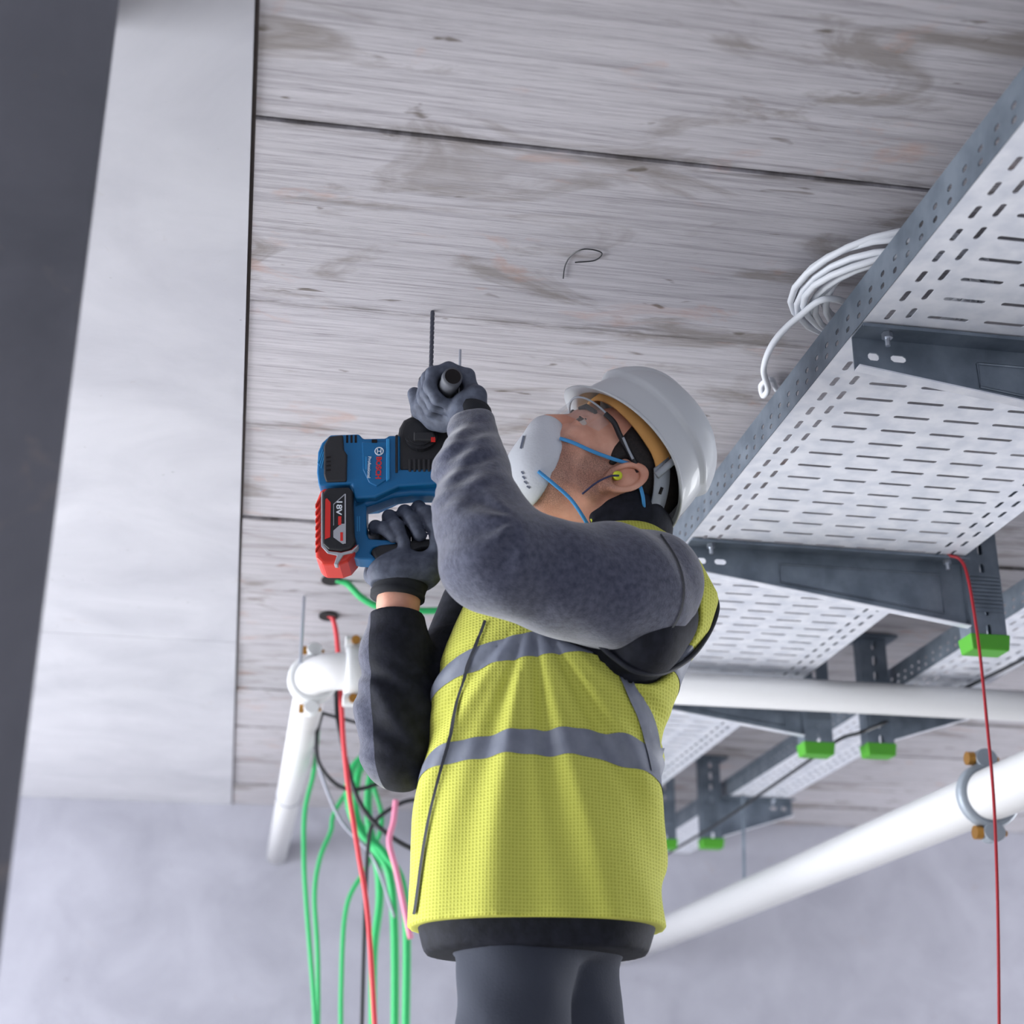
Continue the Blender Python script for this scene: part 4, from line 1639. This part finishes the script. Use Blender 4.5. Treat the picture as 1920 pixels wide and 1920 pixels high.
# printed marks and the dark valve slot
mo = person
tree_m = BVHTree.FromPolygons([Vector(v_) for v_ in (V - pbase).tolist()], (Fq[:, ::-1] if HFLIP else Fq).tolist())
M_PRINT = mat('grey_print', (96, 102, 120), 0.9)
for pl, wd in (([(983, 818), (980, 830), (977, 842)], 4), ([(978, 884), (982, 889)], 3), ([(980, 893), (985, 898)], 3), ([(983, 902), (989, 907)], 3), ([(988, 911), (994, 915)], 3)):
    ribbon('print_mark', pl, wd, M_PRINT, mk, .0012, 5, tree_m)

gv, gf = [], []
NL, NH = 28, 6
for i in range(NL + 1):
    ph = R(-78) + R(156) * i / NL
    for k_ in range(NH + 1):
        v_ = k_ / NH
        hz = .044 - .046 * v_ * (1 - .35 * (abs(ph) / R(78)) ** 3)
        nose = math.exp(-(ph / R(12)) ** 2)
        hz = max(hz, .012 * nose + hz * (1 - nose)) if v_ > .5 else hz
        gv.append(HW(np.array([.071 * math.sin(ph), .054 + .072 * math.cos(ph), hz + .002])))
for i in range(NL):
    for k_ in range(NH):
        a = i * (NH + 1) + k_
        gf.append((a, a + 1, a + NH + 2, a + NH + 1))
go = obj('safety_glasses', gv, gf, M_LENS, person, True)
go['label'] = 'clear wrap-around safety glasses'
MB().tube([HW(np.array([.0715 * math.sin(p), .054 + .0725 * math.cos(p), .046])) for p in np.linspace(R(-78), R(78), 30)], .0018, 6).build('brow_bar', M_GREYPL, go, True)
for s_ in (-1, 1):
    q = [HW(np.array([s_ * x, y, z])) for x, y, z in ((.066, .084, .044), (.074, .066, .044), (.0785, .045, .038), (.081, .020, .034), (.081, .000, .032), (.078, -.018, .030))]
    o = MB().tube(spline(q, 6), [.0045 - .0000 * i for i in range(31)], 8).build('temple_arm', M_BLACKPL, go, True)
    o['label'] = 'black temple arm'
    q = [HW(np.array([s_ * x, y, z])) for x, y, z in ((.0835, .040, .038), (.0855, .020, .033), (.087, .004, .030))]
    MB().tube(spline(q, 6), .0022, 6).build('arm_inlay', M_GREYPL, o, True)
ep = HW(np.array([.082, -.001, -.006]))
mb = MB().tube([HW(np.array([.072, -.001, -.006])), HW(np.array([.088, -.002, -.007])), HW(np.array([.092, -.002, -.008]))], [.0075, .0072, .004], 14)
pg = mb.build('ear_plug', M_PLUG, person, True)
pg['label'] = 'yellow foam ear plug'
MB().tube(spline([HW(np.array([.092, -.002, -.008])), HW(np.array([.093, .006, -.022])), HW(np.array([.088, .010, -.045])), HW(np.array([.078, .008, -.070]))], 8), .0016, 6).build('cord', M_NAVY, pg, True)

# ------------------------------------------------------------------ gloves
hA, hB = L(808, 792, 0), L(849, 706, .168)   # side handle of the drill: collar -> free end
hdir = (hB - hA) / np.linalg.norm(hB - hA)
perp = np.array([0, 1.0, 0]) - hdir * hdir[1]
perp /= np.linalg.norm(perp)                 # up across the handle
side = np.cross(perp, hdir)                  # to the right seen from the free end
if side[0] < 0:
    side = -side


def round_handle(s_, ang, rad):              # point around the handle, s_ in metres from the free end
    q = hB - hdir * s_
    return q + rad * (math.cos(ang) * side + math.sin(ang) * perp)


near_f = []
wrist_n = L(884, 790, .125)
for i, (s_, r_) in enumerate(((.040, .0104), (.062, .0114), (.084, .0118), (.106, .0112))):
    big = .002 + .003 * (1 if i in (1, 2) else 0)
    a0 = R(6)
    near_f.append([(round_handle(s_, R(-12), .040 + big), r_ * 1.12), (round_handle(s_, R(38), .038 + big), r_ * 1.05), (round_handle(s_, R(88), .031 + big), r_), (round_handle(s_, R(138), .030 + big), r_), (round_handle(s_, R(185), .0275), r_ * .96), (round_handle(s_, R(232), .0265), r_ * .9), (round_handle(s_, R(262), .0265), r_ * .8)])


def glove_near(P):
    d = None
    for ch in near_f:
        e = chain(P, ch, .006)
        d = e if d is None else smin(d, e, .0018)
        d = smin(d, cone(P, wrist_n, ch[0][0], .022, .0135), .012)
    # heel of the palm and thumb root under the handle
    d = smin(d, cone(P, L(872, 762, .125), round_handle(.05, R(-62), .036), .019, .015), .012)
    d = smin(d, cone(P, L(872, 775, .10), round_handle(.10, R(-80), .034), .020, .014), .012)
    d = smin(d, cone(P, L(893, 742, .135), round_handle(.034, R(-48), .033), .017, .013), .012)
    th = [K(858, 792, .085, 18), K(812, 790, .065, 16), K(786, 770, .055, 14.5), K(777, 739, .05, 13.5)]
    d = smin(d, chain(P, th, .006), .008)
    d = smin(d, cone(P, wrist_n, L(884, 815, .14), .031, .032), .015)
    return d


pts = [p for ch in near_f for p in ch] + [(wrist_n, .03), K(858, 792, .085, 20), K(777, 742, .05, 12), (L(884, 815, .14), .034)]
lo, hi = bounds(pts, .012)
V, Fq = sdf(glove_near, lo, hi, .0024, 1)
o = obj('glove', V, Fq, M_GLOVE, person, True)
o['label'] = 'grey work glove gripping the side handle'
cuffn = MB().tube([W(L(884, 812, .14)), W(L(886, 780, .128)), W(L(887, 772, .125))], [.030, .0295, .029], 24).build('cuff', M_GLOVEB, o, True)

gf_ = []
for (mcp, pip, mid_, tip_, r_) in (((702, 1078, -.045), (703, 1004, -.030), (704, 988, .004), (737, 1007, .024), 12.0),
                                   ((728, 1072, -.048), (727, 988, -.034), (730, 969, .004), (758, 1018, .027), 12.8),
                                   ((757, 1066, -.048), (755, 978, -.034), (759, 960, .004), (787, 1004, .027), 13.2),
                                   ((788, 1060, -.045), (783, 972, -.032), (785, 952, .000), (806, 985, .022), 12.8)):
    gf_.append([K(*mcp, r_ * 1.15), K(*pip, r_ * 1.05), K(*mid_, r_), (lambda a, b: ((a[0] + b[0]) / 2 + np.array([0, .004, .006]), a[1]))(K(*mid_, r_), K(*tip_, r_)), K(*tip_, r_ * .92)])
wrist_f = L(748, 1108, 0)


def glove_far(P):
    d = None
    for ch in gf_:
        e = chain(P, ch, .006)
        d = e if d is None else smin(d, e, .0018)
        d = smin(d, cone(P, wrist_f, ch[0][0], .030, .016), .014)
    palm = ell(P, L(757, 1078, .0), (.058, .030, .042))
    d = smin(d, palm, .012)
    d = smin(d, cone(P, L(722, 1076, .018), L(798, 1066, .018), .024, .026), .012)
    th = [K(805, 1062, .020, 22), K(822, 1030, .026, 16), K(818, 990, .024, 13), K(806, 962, .018, 12)]
    d = smin(d, chain(P, th, .006), .010)
    d = smin(d, cone(P, L(752, 1080, 0), L(749, 1090, 0), .043, .040), .012)
    d = np.maximum(d, L(748, 1100, 0)[1] - P[..., 1])
    return d


pts = [p for ch in gf_ for p in ch] + [K(690, 1078, 0, 20), K(822, 1062, .02, 24), (L(745, 1120, 0), .046)]
lo, hi = bounds(pts, .014)
V, Fq = sdf(glove_far, lo, hi, .0026, 1)
o = obj('glove', V, Fq, M_GLOVE, person, True)
o['label'] = 'grey work glove closed round the rear grip'
pts_c = [L(752, 1088, 0), L(749, 1100, 0), L(747, 1111, 0), L(746, 1114, 0), L(745, 1123, 0)]
MB().tube([W(p) for p in pts_c], [.0440, .0425, .0410, .0430, .0425], 32).build('cuff', M_GLOVEB, o, True)

# ------------------------------------------------------------------ rotary hammer
DX = tip.copy()
drill = thing('rotary_hammer', 'blue and black cordless rotary hammer with red battery, held overhead', 'power tool', W(L(745, 1050, 0)))
M_BLUE = mat('blue_housing', (10, 100, 154), 0.42, bump=(350, 0.06, 0.0006))
M_BLUEL = mat('light_blue_housing', (44, 138, 196), 0.45)
M_RUBBER = mat('black_rubber', (40, 40, 44), 0.6, bump=(260, 0.15, 0.0008))
M_REDB = mat('red_battery', (206, 52, 40), 0.45)
M_REDT = mat('red_print', (214, 44, 40), 0.5)
M_WHITET = mat('white_print', (226, 232, 240), 0.5)
M_STEEL = mat('bit_steel', (86, 88, 98), 0.35, 0.85)
M_GREYT = mat('grey_trim', (168, 170, 178), 0.5)


def plate(name, poly, c0, c1, m, parent=drill, bevel=.004, ref=None):
    """outline in pixels at the plane c1 (nearest the camera), swept back to c0"""
    loop = [L(x, y, c1 if ref is None else ref) for x, y in poly]
    for p in loop:
        p[2] = c1
    lw = [W(p) for p in loop]
    area = sum(loop[i][0] * loop[(i + 1) % len(loop)][1] - loop[(i + 1) % len(loop)][0] * loop[i][1] for i in range(len(loop)))
    if area > 0:
        lw = lw[::-1]
    o = MB().prism(lw, HD * (c1 - c0)).build(name, m, parent)
    bm_ = bmesh.new()
    bm_.from_mesh(o.data)
    bmesh.ops.recalc_face_normals(bm_, faces=bm_.faces)
    bm_.to_mesh(o.data)
    bm_.free()
    if bevel:
        b_ = o.modifiers.new('bevel', 'BEVEL')
        b_.width = bevel
        b_.segments = 3
        b_.limit_method = 'ANGLE'
        b_.angle_limit = R(35)
        b_.harden_normals = False
    return o


body = plate('motor_housing', [(596, 847), (603, 830), (619, 815), (673, 813), (681, 822), (723, 821), (729, 816), (750, 816), (750, 880), (845, 878), (845, 905), (748, 912), (704, 932), (666, 935), (659, 908), (597, 910), (594, 885)], -.036, .036, M_BLUE, bevel=.006)
plate('name_panel', [(678, 828), (724, 828), (731, 836), (731, 895), (706, 912), (692, 905), (680, 880)], .030, .0385, M_BLUE, body, .002)
plate('name_panel_rib', [(724, 822), (731, 822), (731, 898), (724, 902)], .030, .0400, M_BLUEL, body, .0015)
gp = plate('rear_panel', [(607, 835), (616, 818), (643, 814.5), (645, 843), (651, 852), (650, 902), (611, 903), (607, 890)], -.039, .040, M_RUBBER, bevel=.003)
for q in range(4):
    plate('vent', [(612, 856 + q * 8), (620, 855 + q * 8), (620, 858 + q * 8), (612, 859 + q * 8)], .036, .0408, M_HOLE, gp, 0)
for q in range(3):
    plate('vent', [(649 + q * 8, 816), (653 + q * 8, 816), (653 + q * 8, 830), (649 + q * 8, 830)], .030, .0366, M_HOLE, body, 0)
plate('vent', [(697, 824), (707, 824), (707, 830), (697, 830)], .032, .0394, M_HOLE, body, 0)
for q in range(3):
    plate('side_rib', [(595 + q * 3, 868 + q * 4), (604 + q * 2, 842 + q * 4), (606 + q * 2, 843 + q * 4), (597 + q * 3, 870 + q * 4)], .030, .0372, M_BLUEL, body, 0)
gb = plate('gearbox', [(745, 818), (748, 800), (756, 786), (770, 779), (800, 779), (818, 788), (845, 792), (845, 884), (746, 884)], -.036, .034, M_RUBBER, bevel=.008)
for q in range(6):
    plate('cooling_rib', [(766 + q * 9, 860), (771 + q * 9, 860), (771 + q * 9, 884), (766 + q * 9, 884)], .028, .0372, M_RUBBER, gb, .001)
plate('gearbox_seam', [(741, 816), (746, 814), (746, 886), (741, 886)], -.037, .0375, M_BLACKPL, gb, .001)
kq = L(790, 820, .034)
mb = MB()
for (c_a, c_b, r_) in ((.030, .046, .0255), (.046, .050, .0205)):
    p = kq.copy()
    p[2] = c_a
    q = kq.copy()
    q[2] = c_b
    mb.tube([W(p), W(q)], r_, 28)
kn = mb.build('mode_knob', M_BLACKPL, gb)
plate('knob_bar', [(776, 812), (812, 812), (816, 820), (812, 828), (776, 828)], .046, .056, M_RUBBER, kn, .002, .05)
plate('knob_mark', [(808, 820), (816, 820), (816, 826), (808, 826)], .050, .0566, M_REDT, kn, 0, .056)
plate('upper_bridge', [(660, 925), (704, 928), (748, 909), (846, 902), (846, 932), (806, 927), (770, 927), (737, 931), (689, 948), (660, 960)], -.020, .020, M_BLUE, bevel=.006, ref=.02)
plate('handle_column', [(658, 922), (690, 922), (687, 948), (687, 1000), (692, 1010), (742, 1013), (742, 1020), (700, 1026), (694, 1036), (707, 1050), (672, 1048), (650, 1042), (660, 1020)], -.020, .020, M_BLUE, bevel=.005)
plate('front_strut', [(815, 900), (850, 900), (850, 1024), (806, 1024), (808, 1012), (815, 1000)], -.018, .018, M_BLUE, bevel=.005)
plate('rear_grip', [(694, 1030), (712, 1020), (745, 1017), (790, 1009), (830, 1008), (830, 1026), (790, 1028), (748, 1044), (710, 1050), (700, 1046)], -.016, .0215, M_RUBBER, bevel=.006)
bat = plate('battery', [(592, 940), (600, 920), (606, 914), (660, 914), (664, 1000), (668, 1020), (664, 1038), (652, 1052), (636, 1058), (603, 1058), (591, 1046)], -.036, .034, M_REDB, bevel=.006)
bp_ = plate('battery_face', [(603, 926), (613, 914), (655, 912), (661, 920), (664, 1000), (668, 1016), (658, 1029), (640, 1033), (616, 1030), (604, 1020)], .020, .0395, M_BLACKPL, bat, .004)
bp_['label'] = 'black front of the battery'
plate('battery_trim', [(602, 925), (605, 920), (606, 1020), (617, 1033), (640, 1036), (660, 1031), (672, 1020), (670, 1026), (660, 1036), (644, 1040), (632, 1058), (626, 1058), (632, 1041), (614, 1037), (602, 1024)], .02, .0372, M_GREYT, bat, .001)
for q in range(7):
    plate('battery_rib', [(591, 945 + q * 14), (601, 930 + q * 14), (601, 936 + q * 14), (591, 951 + q * 14)], -.030, .0362, M_REDB, bat, .001)
plate('red_stripe', [(610, 936), (613, 934), (620, 942), (619, 1007), (609, 1011)], .036, .0403, M_REDT, bp_, 0)
plate('white_rule', [(646, 926), (648.5, 926), (648.5, 1019), (646, 1019)], .036, .0403, M_GREYT, bp_, 0)
plate('white_rule', [(625, 945), (646, 926), (646, 928), (626, 946), (626, 985), (625, 985)], .036, .0403, M_GREYT, bp_, 0)
plate('grey_wedge', [(625, 995), (640, 982), (648, 982), (648, 1018), (643, 1020), (625, 1007)], .036, .0404, M_GREYT, bp_, 0)
plate('red_print', [(634, 968), (640, 968), (640, 984), (634, 984)], .036, .0406, M_REDT, bp_, 0)
plate('red_print', [(638, 998), (643, 998), (643, 1014), (638, 1014)], .036, .0407, M_REDT, bp_, 0)


def text(s, px, py, length_px, height_px, c, m, parent, name='lettering', bold=.0):
    """lettering that reads downwards, on the plane c; centre at the pixel"""
    cu_ = bpy.data.curves.new('lettering', 'FONT')
    cu_.body = s
    cu_.align_x = 'CENTER'
    cu_.align_y = 'CENTER'
    cu_.size = 1.0
    cu_.offset = bold
    cu_.extrude = .004
    tmp = bpy.data.objects.new('tmp', cu_)
    COL.objects.link(tmp)
    bpy.context.view_layer.update()
    me = bpy.data.meshes.new_from_object(tmp.evaluated_get(bpy.context.evaluated_depsgraph_get()))
    bpy.data.objects.remove(tmp)
    v = np.array([p.co[:] for p in me.vertices])
    v[:, 0] -= (v[:, 0].min() + v[:, 0].max()) / 2
    v[:, 1] -= (v[:, 1].min() + v[:, 1].max()) / 2
    v[:, 0] /= v[:, 0].max() - v[:, 0].min()
    v[:, 1] /= v[:, 1].max() - v[:, 1].min()
    p0 = L(px, py, c)
    ln = abs(L(px, py - length_px / 2, c)[1] - L(px, py + length_px / 2, c)[1])
    hh = abs(L(px + height_px / 2, py, c)[0] - L(px - height_px / 2, py, c)[0])
    q = np.stack([p0[0] + v[:, 1] * hh, p0[1] - v[:, 0] * ln, np.full(len(v), c) + v[:, 2] * .05], -1)
    faces = [tuple(p.vertices) for p in me.polygons]
    bpy.data.meshes.remove(me)
    return obj(name, W(q), faces, m, parent)


text('BOSCH', 710, 877, 41, 10.5, .0391, M_REDT, body, bold=.03)
text('Professional', 692.5, 876, 40, 6, .0391, M_WHITET, body, bold=.012)
plate('print_line', [(685, 856), (687.5, 856), (687.5, 880), (685, 880)], .036, .0389, M_BLUEL, body, 0)
text('18V', 636, 953, 26, 11, .0406, M_WHITET, bp_, bold=.02)
for q in range(2):
    plate('print_line', [(669 + q * 4, 968), (671 + q * 4, 968), (671 + q * 4, 996), (669 + q * 4, 996)], .018, .0204, M_BLUEL, body, 0)
mb = MB()
lc = L(711, 846, .0395)
mb.tube([W(lc + np.array([.0065 * math.cos(a), .0065 * math.sin(a), 0])) for a in np.linspace(0, 2 * math.pi, 25)[:-1]], .0009, 6, closed=True)
for (a, b) in (((-.0028, -.0042), (-.0028, .0042)), ((.0028, -.0042), (.0028, .0042)), ((-.0028, 0), (.0028, 0))):
    mb.tube([W(lc + np.array([*a, 0])), W(lc + np.array([*b, 0]))], .0008, 6)
o = mb.build('emblem', M_WHITET, body)
o['label'] = 'round grey emblem'
# chuck and bit on the vertical tool axis
ax_a = float(L(808, 700, 0)[0])


def axis_pt(py):
    p = L(808, py, 0)
    return W(np.array([ax_a, p[1], 0.0]))


mb = MB().tube([axis_pt(800), axis_pt(778), axis_pt(772), axis_pt(745), axis_pt(740), axis_pt(712), axis_pt(704), axis_pt(694)], [.030, .030, .026, .026, .021, .020, .014, .009], 28)
mb.build('chuck', M_BLACKPL, drill, True)
bit_v, bit_f = [], []
zb0, zb1 = axis_pt(700)[2], ZC - .002
NB, NK = 110, 12
cx_, cy_ = axis_pt(700)[0], axis_pt(700)[1]
for i in range(NB + 1):
    z = zb0 + (zb1 - zb0) * i / NB
    tw = 2 * math.pi * i / NB * 6.5
    for k_ in range(NK):
        a = 2 * math.pi * k_ / NK
        r_ = .0038 * (1 - .30 * max(0, math.cos(2 * (a - tw))) ** 2)
        bit_v.append((cx_ + r_ * math.cos(a), cy_ + r_ * math.sin(a), z))
for i in range(NB):
    for k_ in range(NK):
        bit_f.append((i * NK + k_, i * NK + (k_ + 1) % NK, (i + 1) * NK + (k_ + 1) % NK, (i + 1) * NK + k_))
bit_f.append(tuple(NB * NK + k_ for k_ in range(NK)))
o = obj('drill_bit', bit_v, bit_f, M_STEEL, drill, True)
o['label'] = 'dark spiral masonry bit touching the ceiling'
# side handle: hollow grip
e0_, e1_ = W(hB), W(hA)
ax_h = (e0_ - e1_) / np.linalg.norm(e0_ - e1_)
mb = MB().tube([e1_, e1_ + (e0_ - e1_) * .3, e1_ + (e0_ - e1_) * .35, e0_ - ax_h * .012, e0_ - ax_h * .010, e0_], [.012, .012, .0145, .0146, .0160, .0152], 28, caps=True)
sh = mb.build('side_handle', mat('grey_rubber', (84, 86, 94), 0.6), drill, True)
sh['label'] = 'black hollow side handle'
mb = MB().tube([e0_ + ax_h * .0002, e0_ + ax_h * .0006], .0125, 24)
mb.build('handle_bore', M_HOLE, sh)
pr_ = W(L(862, 700, .10))
pt_ = W(L(862, 656, .10))
MB().tube([pr_ * [1, 1, 0] + [0, 0, axis_pt(800)[2]], pt_ * [0, 0, 1] + pr_ * [1, 1, 0]], .0022, 8).build('depth_stop', M_ZINC, drill)

# ------------------------------------------------------------------ work platform under the worker, below the frame
pc_ = np.array(person.location)
pf = thing('work_platform', 'aluminium work platform the worker stands on, below the picture', 'platform', (pc_[0], pc_[1], 0))
for q in range(6):
    x = pc_[0] - .6 + .2 * q
    MB().box(x + .002, x + .198, pc_[1] - .33, pc_[1] + .33, ZDECK - .04, ZDECK).build('deck_plank', mat('platform_plank', (168, 148, 118), 0.8), pf, bevel=.002)
for sx in (-.58, .58):
    for sy in (-.30, .30):
        MB().tube([(pc_[0] + sx, pc_[1] + sy, 0), (pc_[0] + sx, pc_[1] + sy, ZDECK - .04)], .022, 12).build('leg', M_ZINC, pf)
    MB().tube([(pc_[0] + sx, pc_[1] - .30, .35), (pc_[0] + sx, pc_[1] + .30, .35)], .016, 10).build('rung', M_ZINC, pf)
